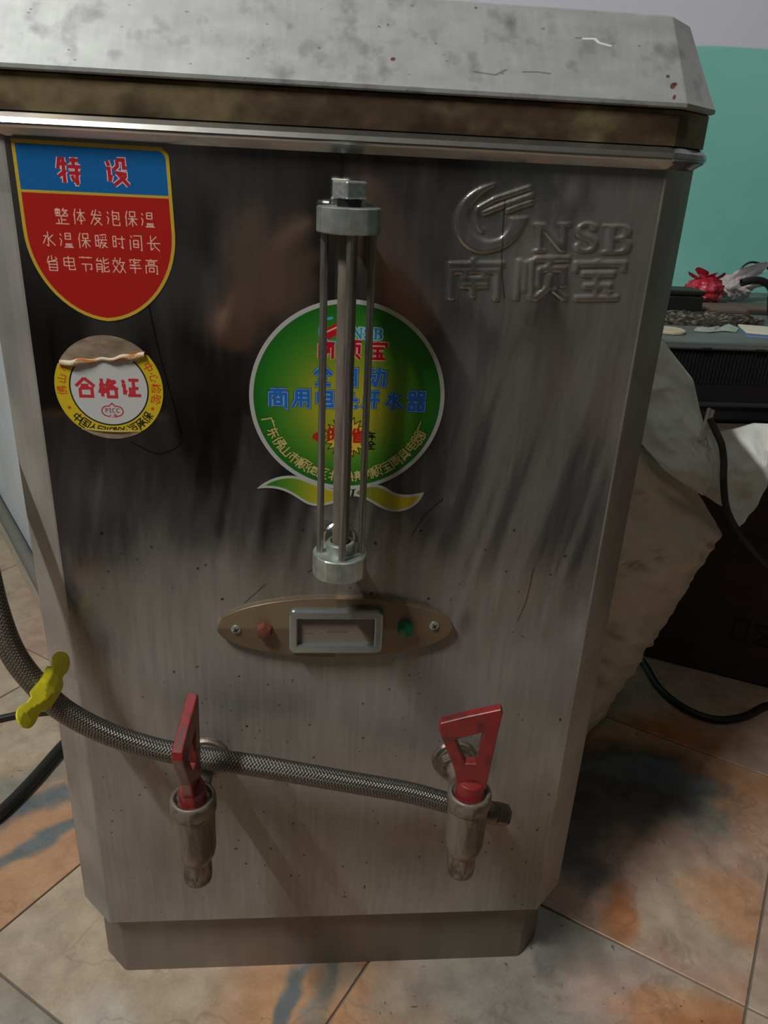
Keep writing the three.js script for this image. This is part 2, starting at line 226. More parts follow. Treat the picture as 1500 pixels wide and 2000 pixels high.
function loft(rows, crease = 0.45, caps = [], drop = null) {               // rows: [y, plan]; drop(i) leaves out the wall after plan point i; uv in metres around the plan
  const P = [], T = [], ix = [], n = rows[0][1].length;
  for (const [y, pl] of rows) { let s = 0; for (let i = 0; i <= n; i++) { const p = pl[i % n], q = pl[(i + n - 1) % n]; if (i) s += Math.hypot(p[0] - q[0], p[1] - q[1]); P.push(p[0], y, p[1]); T.push(s, y); } }
  const m = n + 1;
  for (let r = 0; r < rows.length - 1; r++) for (let i = 0; i < n; i++) { if (drop && drop(i)) continue; const a = r * m + i, b = a + 1; ix.push(a, b, b + m, a, b + m, a + m); }
  for (const [r, up] of caps) { const tri = THREE.ShapeUtils.triangulateShape(rows[r][1].map(([x, z]) => V2(x, z)), []); for (const [a, b, c] of tri) { const f = [r * m + a, r * m + b, r * m + c]; const area = (rows[r][1][b][0] - rows[r][1][a][0]) * (rows[r][1][c][1] - rows[r][1][a][1]) - (rows[r][1][c][0] - rows[r][1][a][0]) * (rows[r][1][b][1] - rows[r][1][a][1]); if ((area > 0) === up) f.reverse(); ix.push(...f); } }
  const g = new THREE.BufferGeometry(); g.setAttribute('position', new THREE.Float32BufferAttribute(P, 3)); g.setAttribute('uv', new THREE.Float32BufferAttribute(T, 2)); g.setIndex(ix);
  return toCreasedNormals(g, crease);
}
const Y_BASE = 0.0783, Y_BEAD = 0.6965, Y_BEADTOP = 0.7086, Y_LID = 0.7276, Y_TOP = 0.7784;
// grime on the steel: streaks wiped down to the left on the right half, scratches and specks
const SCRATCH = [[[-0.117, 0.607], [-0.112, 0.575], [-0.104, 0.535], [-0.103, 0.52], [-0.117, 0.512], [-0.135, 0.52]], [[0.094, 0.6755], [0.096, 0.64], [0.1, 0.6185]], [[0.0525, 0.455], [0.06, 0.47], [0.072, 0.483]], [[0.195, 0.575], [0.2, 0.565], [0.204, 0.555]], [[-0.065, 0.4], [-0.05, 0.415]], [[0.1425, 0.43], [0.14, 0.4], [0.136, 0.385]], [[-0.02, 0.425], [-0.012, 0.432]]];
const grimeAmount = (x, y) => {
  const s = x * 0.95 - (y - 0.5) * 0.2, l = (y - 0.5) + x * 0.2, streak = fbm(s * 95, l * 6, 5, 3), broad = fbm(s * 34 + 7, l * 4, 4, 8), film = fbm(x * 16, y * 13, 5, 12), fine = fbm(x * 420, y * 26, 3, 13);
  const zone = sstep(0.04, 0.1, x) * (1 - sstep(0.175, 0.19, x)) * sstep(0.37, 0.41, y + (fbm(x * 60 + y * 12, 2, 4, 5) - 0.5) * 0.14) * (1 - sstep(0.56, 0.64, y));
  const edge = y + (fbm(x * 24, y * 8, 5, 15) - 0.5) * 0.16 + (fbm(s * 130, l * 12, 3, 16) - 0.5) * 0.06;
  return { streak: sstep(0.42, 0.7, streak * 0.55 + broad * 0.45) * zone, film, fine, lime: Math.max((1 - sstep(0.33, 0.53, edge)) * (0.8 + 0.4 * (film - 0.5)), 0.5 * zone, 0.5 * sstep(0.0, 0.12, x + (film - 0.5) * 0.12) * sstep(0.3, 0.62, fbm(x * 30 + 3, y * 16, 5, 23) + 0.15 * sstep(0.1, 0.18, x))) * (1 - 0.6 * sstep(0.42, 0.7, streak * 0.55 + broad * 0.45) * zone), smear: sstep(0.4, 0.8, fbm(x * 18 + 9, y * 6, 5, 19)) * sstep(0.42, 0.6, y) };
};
const specks = []; for (let i = 0; i < 150; i++) specks.push([rr(-0.185, 0.185), rr(0.085, 0.46), rr(0.0004, 0.0013), rr(0.3, 0.85)]);
for (let i = 0; i < 18; i++) specks.push([-0.07 + rr(-0.03, 0.03), 0.28 + rr(-0.012, 0.05), rr(0.0003, 0.001), rr(0.3, 0.8)], [0.085 + rr(-0.03, 0.03), 0.29 + rr(-0.02, 0.05), rr(0.0003, 0.0009), rr(0.3, 0.8)]);
const PX0 = -0.225, PW = 0.45, PH = 0.72;
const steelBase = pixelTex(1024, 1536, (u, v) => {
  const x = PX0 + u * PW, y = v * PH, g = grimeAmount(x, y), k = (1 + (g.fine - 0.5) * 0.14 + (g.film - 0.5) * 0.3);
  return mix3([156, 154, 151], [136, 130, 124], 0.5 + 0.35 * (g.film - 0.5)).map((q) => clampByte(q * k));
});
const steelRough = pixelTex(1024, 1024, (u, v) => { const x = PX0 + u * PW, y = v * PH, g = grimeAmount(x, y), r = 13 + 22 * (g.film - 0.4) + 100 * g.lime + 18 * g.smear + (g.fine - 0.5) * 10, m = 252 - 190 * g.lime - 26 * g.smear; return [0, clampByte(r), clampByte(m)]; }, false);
const steelMap = canvasTex(1024, 1536, (c, w, h) => {
  const d = steelBase.image.data, im = c.createImageData(w, h); for (let y = 0; y < h; y++) for (let x = 0; x < w * 4; x++) im.data[(h - 1 - y) * w * 4 + x] = d[y * w * 4 + x]; c.putImageData(im, 0, 0);
  const X = (x) => ((x - PX0) / PW) * w, Y = (y) => h - (y / PH) * h;
  c.lineCap = 'round'; for (const s of SCRATCH) { c.strokeStyle = 'rgba(28,24,22,.6)'; c.lineWidth = 1.5; const pts = new THREE.CatmullRomCurve3(s.map(([x, y]) => V3(x, y, 0))).getPoints(30); c.beginPath(); pts.forEach((p, i) => (i ? c.lineTo(X(p.x), Y(p.y)) : c.moveTo(X(p.x), Y(p.y)))); c.stroke(); }
  for (const [x, y, r, a] of specks) { c.fillStyle = `rgba(34,24,18,${a})`; c.beginPath(); c.ellipse(X(x), Y(y), (r / PW) * w, (r * 0.8 / PH) * h, x * 40, 0, 7); c.fill(); }
  for (let i = 0; i < 60; i++) { c.strokeStyle = `rgba(215,215,210,${rr(0.05, 0.25)})`; c.lineWidth = 1; const x = rr(-0.18, 0.18), y = rr(0.1, 0.69), l = rr(0.002, 0.012); c.beginPath(); c.moveTo(X(x), Y(y)); c.lineTo(X(x + rr(-0.003, 0.003)), Y(y - l)); c.stroke(); }
});
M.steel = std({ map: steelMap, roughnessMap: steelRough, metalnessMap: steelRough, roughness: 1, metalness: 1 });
const brushed = (r, g, b, amt, s) => pixelTex(512, 512, (u, v) => { const k = 1 + amt * (fbm(u * 9, v * 9, 5, s) - 0.5) + 0.1 * (fbm(u * 150, v * 6, 3, s + 3) - 0.5); return [r * k, g * k, b * k].map(clampByte); });
M.sideSteel = std({ map: brushed(151, 147, 141, 0.3, 71), roughness: 0.42, metalness: 0.3 });
M.sideSteel.map.repeat.set(3, 3);
M.chrome = std({ color: 0xc4c8c6, roughness: 0.16, metalness: 1 });
M.dullChrome = std({ map: brushed(182, 190, 184, 0.4, 81), roughness: 0.3, metalness: 0.7 });
M.nickel = std({ map: brushed(128, 116, 104, 0.7, 91), roughness: 0.5, metalness: 0.75 });

const boiler = thing('water_boiler', 'large stainless steel commercial water boiler with stickers and two red-handled taps, in the centre', 'water boiler');
{
  const st = (g) => { const p = g.attributes.position, t = g.attributes.uv; for (let i = 0; i < p.count; i++) t.setXY(i, (p.getX(i) - PX0) / PW, p.getY(i) / PH); return g; };
  // front panel: a fine patch carries the embossed mark and name, flat sheets surround it
  const EW = 760, EH = 600, ec = document.createElement('canvas'); ec.width = EW; ec.height = EH;
  const ex0 = 0.048, ex1 = 0.186, ey0 = 0.608, ey1 = 0.69, c = ec.getContext('2d');
  c.fillStyle = '#000'; c.fillRect(0, 0, EW, EH);
  const kx = EW / (ex1 - ex0), ky = EH / (ey1 - ey0);
  // drawing units: 1/3.75 of a step on the logo's own layout, sheared to lie level on the panel
  const dx = 1 / 3.75 / 3051, dy = 1 / 3.75 / 3423, ox = 0.0655 - (45 + 2.1) / 3051, oy = 0.6825 + (30 - 0.055 * 45) / 3423;
  c.setTransform(dx * kx, -0.055 * dy * ky, 0.07 * dx * kx, dy * ky, (ox - ex0) * kx, (ey1 - oy) * ky);
  c.fillStyle = '#fff'; c.strokeStyle = '#fff'; c.lineCap = 'butt'; c.lineJoin = 'round';
  c.beginPath(); c.moveTo(440, 108); c.bezierCurveTo(280, 110, 150, 240, 150, 380); c.bezierCurveTo(155, 530, 260, 605, 360, 600); c.bezierCurveTo(500, 590, 600, 500, 655, 342); c.lineTo(520, 350); c.bezierCurveTo(545, 390, 520, 440, 470, 490); c.bezierCurveTo(400, 530, 320, 520, 270, 450); c.bezierCurveTo(200, 330, 260, 180, 440, 108); c.fill();
  c.lineWidth = 30; for (const s of [[300, 285, 420, 215, 665, 132], [330, 318, 470, 262, 682, 186], [495, 304, 560, 275, 682, 234]]) { c.beginPath(); c.moveTo(s[0], s[1]); c.lineTo(s[2], s[3]); c.lineTo(s[4], s[5]); c.stroke(); }
  c.beginPath(); c.moveTo(300, 285); c.quadraticCurveTo(280, 380, 345, 450); c.stroke();
  c.font = 'bold 300px serif'; for (const [s, x, y, w] of [['N', 685, 600, 275], ['S', 975, 600, 190], ['B', 1170, 615, 235]]) { c.save(); c.translate(x, y); c.scale(w / c.measureText(s).width, 0.98); c.fillText(s, 0, 0); c.restore(); }
  for (const [ch, x, y, w, h] of [['南', 80, 640, 440, 310], ['顺', 590, 650, 385, 310], ['宝', 990, 660, 380, 310]]) glyph(c, ch, x, y, w, h, [[40, '#fff']]);
  const hd = c.getImageData(0, 0, EW, EH).data; let H = new Float32Array(EW * EH); for (let i = 0; i < EW * EH; i++) H[i] = hd[i * 4] / 255;
  for (const R of [5, 4, 3]) for (const [sx, sy] of [[1, 0], [0, 1]]) { const N = new Float32Array(EW * EH); for (let y = 0; y < EH; y++) for (let x = 0; x < EW; x++) { let t = 0; for (let k = -R; k <= R; k++) t += H[Math.min(EH - 1, Math.max(0, y + k * sy)) * EW + Math.min(EW - 1, Math.max(0, x + k * sx))]; N[y * EW + x] = t / (2 * R + 1); } H = N; }
  const patch = gridGeo(300, 220, (u, v) => { const X = Math.min(EW - 1, Math.round(u * (EW - 1))), Y = Math.min(EH - 1, Math.round((1 - v) * (EH - 1))); return [lerp(ex0, ex1, u), lerp(ey0, ey1, v), 0.0013 * H[Y * EW + X] * Math.min(1, 20 * Math.min(u, 1 - u, v, 1 - v))]; });
  const aF = A0 - 0.0016, flat = (x0, x1, y0, y1) => move(new THREE.PlaneGeometry(x1 - x0, y1 - y0), (x0 + x1) / 2, (y0 + y1) / 2, 0);
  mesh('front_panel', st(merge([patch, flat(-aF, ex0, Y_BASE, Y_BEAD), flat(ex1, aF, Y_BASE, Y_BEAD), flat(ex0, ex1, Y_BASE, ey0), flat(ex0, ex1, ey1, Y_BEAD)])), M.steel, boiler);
  const pl = ring(0, 0.0016), n = pl.length, frontAfter = (i) => Math.abs(pl[i][1]) < 1e-6 && Math.abs(pl[(i + 1) % n][1]) < 1e-6;
  mesh('cabinet_shell', loft([[Y_BASE, ring(-0.012, 0.0016)], [Y_BASE, pl], [Y_BEAD, pl]], 0.3, [[0, false]], frontAfter), M.sideSteel, boiler);
  const s = 0.0118; mesh('plinth', loft([[0, ring(-s, 0.003)], [Y_BASE, ring(-s, 0.003)]], 0.3), std({ map: brushed(130, 121, 112, 0.4, 101), roughness: 0.5, metalness: 0.55 }), boiler, 'recessed steel plinth');
  M.sideSteel2 = std({ map: brushed(168, 168, 166, 0.3, 111), roughness: 0.2, metalness: 0.95 });
  mesh('rim_bead', loft([[Y_BEAD - 0.0006, ring(0.0001, 0.004)], [Y_BEAD + 0.0006, ring(0.0008, 0.005)], [0.6986, ring(0.0032, 0.006)], [0.7, ring(0.0056, 0.007)], [0.7024, ring(0.007, 0.008)], [0.705, ring(0.0066, 0.008)], [0.7072, ring(0.0044, 0.007)], [Y_BEADTOP, ring(0.0012, 0.006)], [Y_BEADTOP + 0.0002, ring(-0.004, 0.005)]], 1.2), M.sideSteel2, boiler, 'rolled bright steel bead');
  const bandMap = pixelTex(1024, 128, (u, v) => { const k = fbm(u * 46, v * 1.1, 5, 121), d = fbm(u * 30 + 4, v * 0.8, 5, 122), f = fbm(u * 220, v * 5, 3, 123); return mix3(mix3([142, 126, 92], [104, 84, 64], sstep(0.35, 0.62, k)), [58, 44, 34], 0.6 * sstep(0.48, 0.7, d)).map((q) => clampByte(q * (0.9 + 0.25 * (f - 0.5)))); });
  bandMap.repeat.set(0.8, 40);
  mesh('lid_band', loft([[Y_BEADTOP, ring(0.003, 0.002)], [Y_LID - 0.0009, ring(0.003, 0.002)], [Y_LID - 0.0002, ring(0.0022, 0.002)], [Y_LID, ring(-0.004, 0.002)]], 0.6), std({ map: bandMap, roughness: 0.45, metalness: 0.4 }), boiler, 'tarnished brown metal band');
  // lid: a folded lip, a front that slopes back, slightly leaning sides
  const lidMap = canvasTex(1024, 256, (c, w, h) => {
    const im = c.createImageData(w, h); for (let y = 0; y < h; y++) for (let x = 0; x < w; x++) { const u = x / w, v = y / h, k = fbm(u * 30, v * 7, 5, 131), sm = fbm(u * 40 + 3, v * 5, 5, 134), st = fbm(u * 190, v * 5, 3, 135), q = (1 + 0.16 * (k - 0.5) + 0.07 * (st - 0.5)) * (1 - 0.7 * Math.max(0, sm - 0.58)), o = (y * w + x) * 4; im.data[o] = clampByte(168 * q); im.data[o + 1] = clampByte(171 * q); im.data[o + 2] = clampByte(169 * q); im.data[o + 3] = 255; } c.putImageData(im, 0, 0);
    for (let i = 0; i < 46; i++) { c.fillStyle = `rgba(52,48,46,${rr(0.15, 0.6)})`; c.beginPath(); c.ellipse(rr(0, w), rr(0, h), rr(0.8, 2.6), rr(1, 3.4), 0, 0, 7); c.fill(); }
    const X = (x) => w / 2 + x / 0.46 * w, Y = (y) => h - (y - Y_LID) / (Y_TOP - Y_LID) * h;            // stains: rust by the right end, a pale scratch, a brown spot
    c.fillStyle = 'rgba(92,48,40,.85)'; for (const [x, y, a, b] of [[0.1845, 0.7395, 3.4, 9], [0.1858, 0.7405, 3, 5], [0.1822, 0.7445, 2.4, 4], [0.1846, 0.7335, 2, 7], [0.0245, 0.7445, 3, 5]]) { c.beginPath(); c.ellipse(X(x), Y(y), a, b, 0.2, 0, 7); c.fill(); }
    c.strokeStyle = 'rgba(240,244,242,.95)'; c.lineWidth = 5; c.lineCap = 'round'; c.beginPath(); c.moveTo(X(0.1345), Y(0.7622)); c.lineTo(X(0.141), Y(0.7625)); c.lineTo(X(0.143), Y(0.7605)); c.lineTo(X(0.1495), Y(0.7592)); c.stroke();
    c.strokeStyle = 'rgba(70,66,62,.45)'; c.lineWidth = 4; for (const p of [[[0.07, 0.7405], [0.082, 0.7395], [0.088, 0.7425]], [[0.098, 0.742], [0.106, 0.7425], [0.113, 0.742]], [[0.13, 0.7622], [0.1325, 0.7624]]]) { c.beginPath(); p.forEach(([x, y], i) => (i ? c.lineTo(X(x), Y(y)) : c.moveTo(X(x), Y(y)))); c.stroke(); }
  });
  M.lid = std({ map: lidMap, roughness: 0.45, metalness: 0.34 });
  const lipR = ring(0.0055, 0.0012);
  const topR = (() => { const t = ring(-0.002, 0.0012); return t.map(([x, z]) => { const f = sstep(-0.2, -0.05, z); return [Math.sign(x) * Math.min(Math.abs(x), 0.2107 + 0.0005), z - 0.0285 * (z > -0.2 ? 1 : 0)]; }); })();
  const lidGeo = loft([[Y_LID, ring(-0.002, 0.0012)], [Y_LID + 0.0002, ring(0.004, 0.0012)], [Y_LID + 0.001, lipR], [Y_LID + 0.0030, lipR], [Y_LID + 0.0038, ring(0.0048, 0.0012)], [Y_TOP - 0.0008, topR], [Y_TOP, topR.map(([x, z]) => [x * 0.995, z - (z > -0.2 ? 0.0012 : -0.0012)])]], 0.3, [[6, true]]);
  { const p = lidGeo.attributes.position, t = lidGeo.attributes.uv; for (let i = 0; i < p.count; i++) t.setXY(i, 0.5 + p.getX(i) / 0.46, (p.getY(i) - Y_LID) / (Y_TOP - Y_LID)); }
  mesh('lid', lidGeo, M.lid, boiler);
}

/* ---------- stickers on the front panel ---------- */
function decal(name, outline, holes, x0, x1, y0, y1, tex, z, th, label, rough = 0.35) {   // a printed sheet; the print covers x0..x1, y0..y1
  const s = shapeOf(outline); for (const h of holes) s.holes.push(new THREE.Path(h.map(([x, y]) => V2(x, y))));
  const g = new THREE.ExtrudeGeometry(s, { depth: th, bevelEnabled: false, curveSegments: 24 }); g.translate(0, 0, z); const p = g.attributes.position, t = g.attributes.uv;
  for (let i = 0; i < p.count; i++) t.setXY(i, (p.getX(i) - x0) / (x1 - x0), (p.getY(i) - y0) / (y1 - y0));
  return mesh(name, g, phys({ map: tex, roughness: rough, clearcoat: 0.15, clearcoatRoughness: 0.3 }), boiler, label);
}
const arcPts = (cx, cy, r, a0, a1, n) => Array.from({ length: n + 1 }, (_, i) => { const a = lerp(a0, a1, i / n); return [cx + r * Math.cos(a), cy + r * Math.sin(a)]; });
const inset = (pts, d) => { const cx = pts.reduce((q, p) => q + p[0], 0) / pts.length, cy = pts.reduce((q, p) => q + p[1], 0) / pts.length; return pts.map(([x, y]) => { const l = Math.hypot(x - cx, y - cy); return [cx + (x - cx) * (1 - d / l), cy + (y - cy) * (1 - d / l)]; }); };
{
  // shield-shaped sticker: blue head, red field, yellow border
  const x0 = -0.19, x1 = -0.094, y0 = 0.594, y1 = 0.698, S = 10000;
  const out = [[-0.1849, 0.6946], ...arcPts(-0.1042, 0.6895, 0.0045, 1.5, 0.1, 4), [-0.0988, 0.648]];
  for (let i = 1; i <= 30; i++) { const a = -Math.PI * i / 30; out.push([-0.1417 + 0.0429 * Math.cos(a), 0.648 + 0.0513 * Math.sin(a) * (1 - 0.05 * Math.abs(Math.cos(a)))]); }
  const tex = canvasTex(1056, 1144, (c, w, h) => {
    const X = (x) => (x - x0) / (x1 - x0) * w, Y = (y) => (y1 - y) / (y1 - y0) * h, path = (p) => { c.beginPath(); p.forEach(([x, y], i) => (i ? c.lineTo(X(x), Y(y)) : c.moveTo(X(x), Y(y)))); c.closePath(); };
    c.fillStyle = '#c9a93a'; c.fillRect(0, 0, w, h);
    const inn = out.map(([x, y]) => [-0.1417 + (x + 0.1417) * 0.955, y > 0.66 ? y - 0.0021 * (y > 0.68 ? 1 : 0) : 0.648 + (y - 0.648) * 0.962]);
    c.save(); path(inn); c.clip(); c.fillStyle = '#b0201a'; c.fillRect(0, 0, w, h); c.fillStyle = '#1465a6'; c.fillRect(0, 0, w, Y(0.6688)); c.fillStyle = '#c9a93a'; c.fillRect(0, Y(0.6688), w, Y(0.6673) - Y(0.6688)); c.restore();
    const u = w / (x1 - x0);
    for (const [ch, x] of [['特', -0.155], ['设', -0.1287]]) glyph(c, ch, X(x) - 0.0062 * u, Y(0.6798) - 0.0066 * u, 0.0124 * u, 0.0132 * u, [[34, '#e3c6cd'], [21, '#bb2430']]);
    for (const [t, xa, xb, y] of [['整体发泡保温', -0.162, -0.1138, 0.6556], ['水温保暖时间长', -0.1708, -0.1115, 0.6426], ['省电节能效率高', -0.1701, -0.1134, 0.6295]]) { const n = [...t].length, st = (xb - xa) / (n - 1), z = 0.0076; [...t].forEach((ch, i) => glyph(c, ch, X(xa + st * i) - z / 2 * u, Y(y) - z / 2 * u * 1.12, z * u, z * u * 1.12, [[6.2, '#ecc7b2']])); }
    c.fillStyle = 'rgba(80,50,20,.5)'; c.beginPath(); c.moveTo(X(-0.104), Y(0.695)); c.lineTo(X(-0.0985), Y(0.688)); c.lineTo(X(-0.098), Y(0.695)); c.fill();
    for (let i = 0; i < 40; i++) { c.fillStyle = `rgba(40,20,15,${rr(0.05, 0.3)})`; c.beginPath(); c.arc(rr(0, w), rr(0, h), rr(1, 4), 0, 7); c.fill(); }
  });
  decal('shield_sticker', out, [], x0, x1, y0, y1, tex, 0.0001, 0.0003, 'red and blue shield-shaped sticker with a yellow border');
}
{
  // round yellow inspection sticker, its top and bottom peeled away
  const cx = -0.145, cy = 0.555, R = 0.0331, x0 = cx - 0.034, x1 = cx + 0.034, y0 = cy - 0.034, y1 = cy + 0.034;
  const cutT = (x) => 0.5705 + (x + 0.1729) / 0.0504 * 0.0063 + 0.0006 * Math.sin(x * 500), cutB = (x) => 0.5283 - (x + 0.1653) * 0.02 - 0.0012 * Math.sin((x + 0.165) * 78);
  const full = arcPts(cx, cy, R, 0, Math.PI * 2 * 79 / 80, 79), body = [], topSeg = [], botSeg = [];
  const tA = full.filter(([x, y]) => y > cutT(x)), bA = full.filter(([x, y]) => y < cutB(x));
  topSeg.push(...tA); for (let i = 0; i <= 12; i++) { const x = lerp(tA[tA.length - 1][0], tA[0][0], i / 12); topSeg.push([x, cutT(x) - 0.0002]); }
  botSeg.push(...bA); for (let i = 0; i <= 12; i++) { const x = lerp(bA[bA.length - 1][0], bA[0][0], i / 12); botSeg.push([x, cutB(x) + 0.0002]); }
  const right = full.filter(([x, y], i) => y <= cutT(x) && y >= cutB(x) && x > cx), left = full.filter(([x, y]) => y <= cutT(x) && y >= cutB(x) && x < cx);
  right.sort((a, b) => a[1] - b[1]); left.sort((a, b) => b[1] - a[1]); body.push(...right);
  for (let i = 1; i < 16; i++) { const x = lerp(right[right.length - 1][0], left[0][0], i / 16); body.push([x, cutT(x)]); } body.push(...left);
  for (let i = 1; i < 16; i++) { const x = lerp(left[left.length - 1][0], right[0][0], i / 16); body.push([x, cutB(x)]); }
  const tex = canvasTex(900, 900, (c, w) => {
    const k = w / 0.068, X = w / 2, Y = w / 2; c.fillStyle = '#d0b81c'; c.fillRect(0, 0, w, w);
    c.fillStyle = '#15110e'; c.beginPath(); c.arc(X, Y, 0.0243 * k, 0, 7); c.fill(); c.fillStyle = '#c9cbc8'; c.beginPath(); c.arc(X, Y, 0.0234 * k, 0, 7); c.fill();
    for (const [ch, x] of [['合', -0.1592], ['格', -0.1452], ['证', -0.1313]]) glyph(c, ch, X + (x - cx - 0.006) * k, Y - 0.0062 * k, 0.012 * k, 0.0116 * k, [[27, '#c5303a']]);
    const red = [[9.5, '#c9501c']], blk = [[10, '#1a1712']];
    glyphArc(c, '佛山市', X, Y, 0.0288 * k, 176, 207, 0.0058 * k, red, false); glyphArc(c, '中心检验', X, Y, 0.0288 * k, -29, 13, 0.006 * k, red, false);
    glyphArc(c, '中国人民保险公司承保', X, Y, 0.0287 * k, 137, 39, 0.0062 * k, blk, true);
    for (const a of [153, 26]) { const r = 0.0287 * k, sx = X + r * Math.cos(a * Math.PI / 180), sy = Y + r * Math.sin(a * Math.PI / 180); c.fillStyle = '#c63a1c'; c.beginPath(); for (let i = 0; i < 10; i++) { const q = -Math.PI / 2 + i * Math.PI / 5, m = i % 2 ? 9 : 22; c.lineTo(sx + m * Math.cos(q), sy + m * Math.sin(q)); } c.fill(); }
    const lx = X + 0.0007 * k, ly = Y + 0.0146 * k; c.strokeStyle = '#bd2b3a'; c.lineWidth = 10; c.beginPath(); c.moveTo(lx - 0.0022 * k, ly + 0.0036 * k); c.bezierCurveTo(lx - 0.009 * k, ly + 0.003 * k, lx - 0.007 * k, ly - 0.004 * k, lx - 0.002 * k, ly - 0.003 * k); c.lineTo(lx, ly - 0.005 * k); c.lineTo(lx + 0.002 * k, ly - 0.003 * k); c.bezierCurveTo(lx + 0.007 * k, ly - 0.004 * k, lx + 0.009 * k, ly + 0.003 * k, lx + 0.0022 * k, ly + 0.0036 * k); c.stroke();
    c.fillStyle = '#8d4f58'; c.font = `bold ${0.0042 * k}px sans-serif`; c.textAlign = 'center'; c.fillText('PICC', lx, ly + 0.0012 * k); glyphRow(c, '人保', lx - 0.0026 * k, ly + 0.002 * k, 0.0024 * k, 0.0026 * k, 0.0028 * k, [[4.5, '#bd2b3a']]);
  });
  decal('inspection_sticker', body, [], x0, x1, y0, y1, tex, 0.0001, 0.0003, 'torn yellow and white round inspection sticker', 0.5);
  const paper = pixelTex(256, 256, (u, v) => { const k = (fbm(u * 7, v * 16, 5, 151) - 0.5) * 90; return [142 + k, 124 + k, 104 + k].map(clampByte); });
  decal('paper_residue', topSeg, [], x0, x1, y0, y1, paper, 0.0001, 0.0002, 'bare brown paper left where the sticker peeled', 0.9);
  decal('paper_residue', botSeg, [], x0, x1, y0, y1, paper, 0.0001, 0.0002, null, 0.9);
  const curlMap = pixelTex(256, 64, (u, v) => { const k = fbm(u * 8, v * 3, 4, 161); return mix3([206, 190, 168], [176, 104, 40], sstep(0.45, 0.7, k)); });
  const xa = tA[tA.length - 1][0], xb = tA[0][0];
  mesh('peeled_edge', gridGeo(30, 10, (u, v) => { const x = lerp(xa, xb, u), a = lerp(-0.4, 3.5, v), r = 0.0013 + 0.0004 * Math.sin(u * 9); return [x, cutT(x) - 0.0006 + r * 1.25 * Math.cos(a), 0.0004 + r * Math.sin(a) + 0.0002 + 0.001 * Math.sin(u * 7) ** 2]; }), std({ map: curlMap, roughness: 0.9, side: THREE.DoubleSide }), boiler, 'rolled torn paper edge');
  const xc = bA[0][0], xd = bA[bA.length - 1][0];
  mesh('peeled_edge', gridGeo(24, 6, (u, v) => { const x = lerp(xc, xd, u), a = lerp(-0.5, 2.6, v); return [x, cutB(x) + 0.0002 - 0.0009 * Math.cos(a), 0.0003 + 0.0008 * Math.sin(a) * Math.sin(u * Math.PI)]; }), std({ color: 0xb8a84a, roughness: 0.9, side: THREE.DoubleSide }), boiler);
}
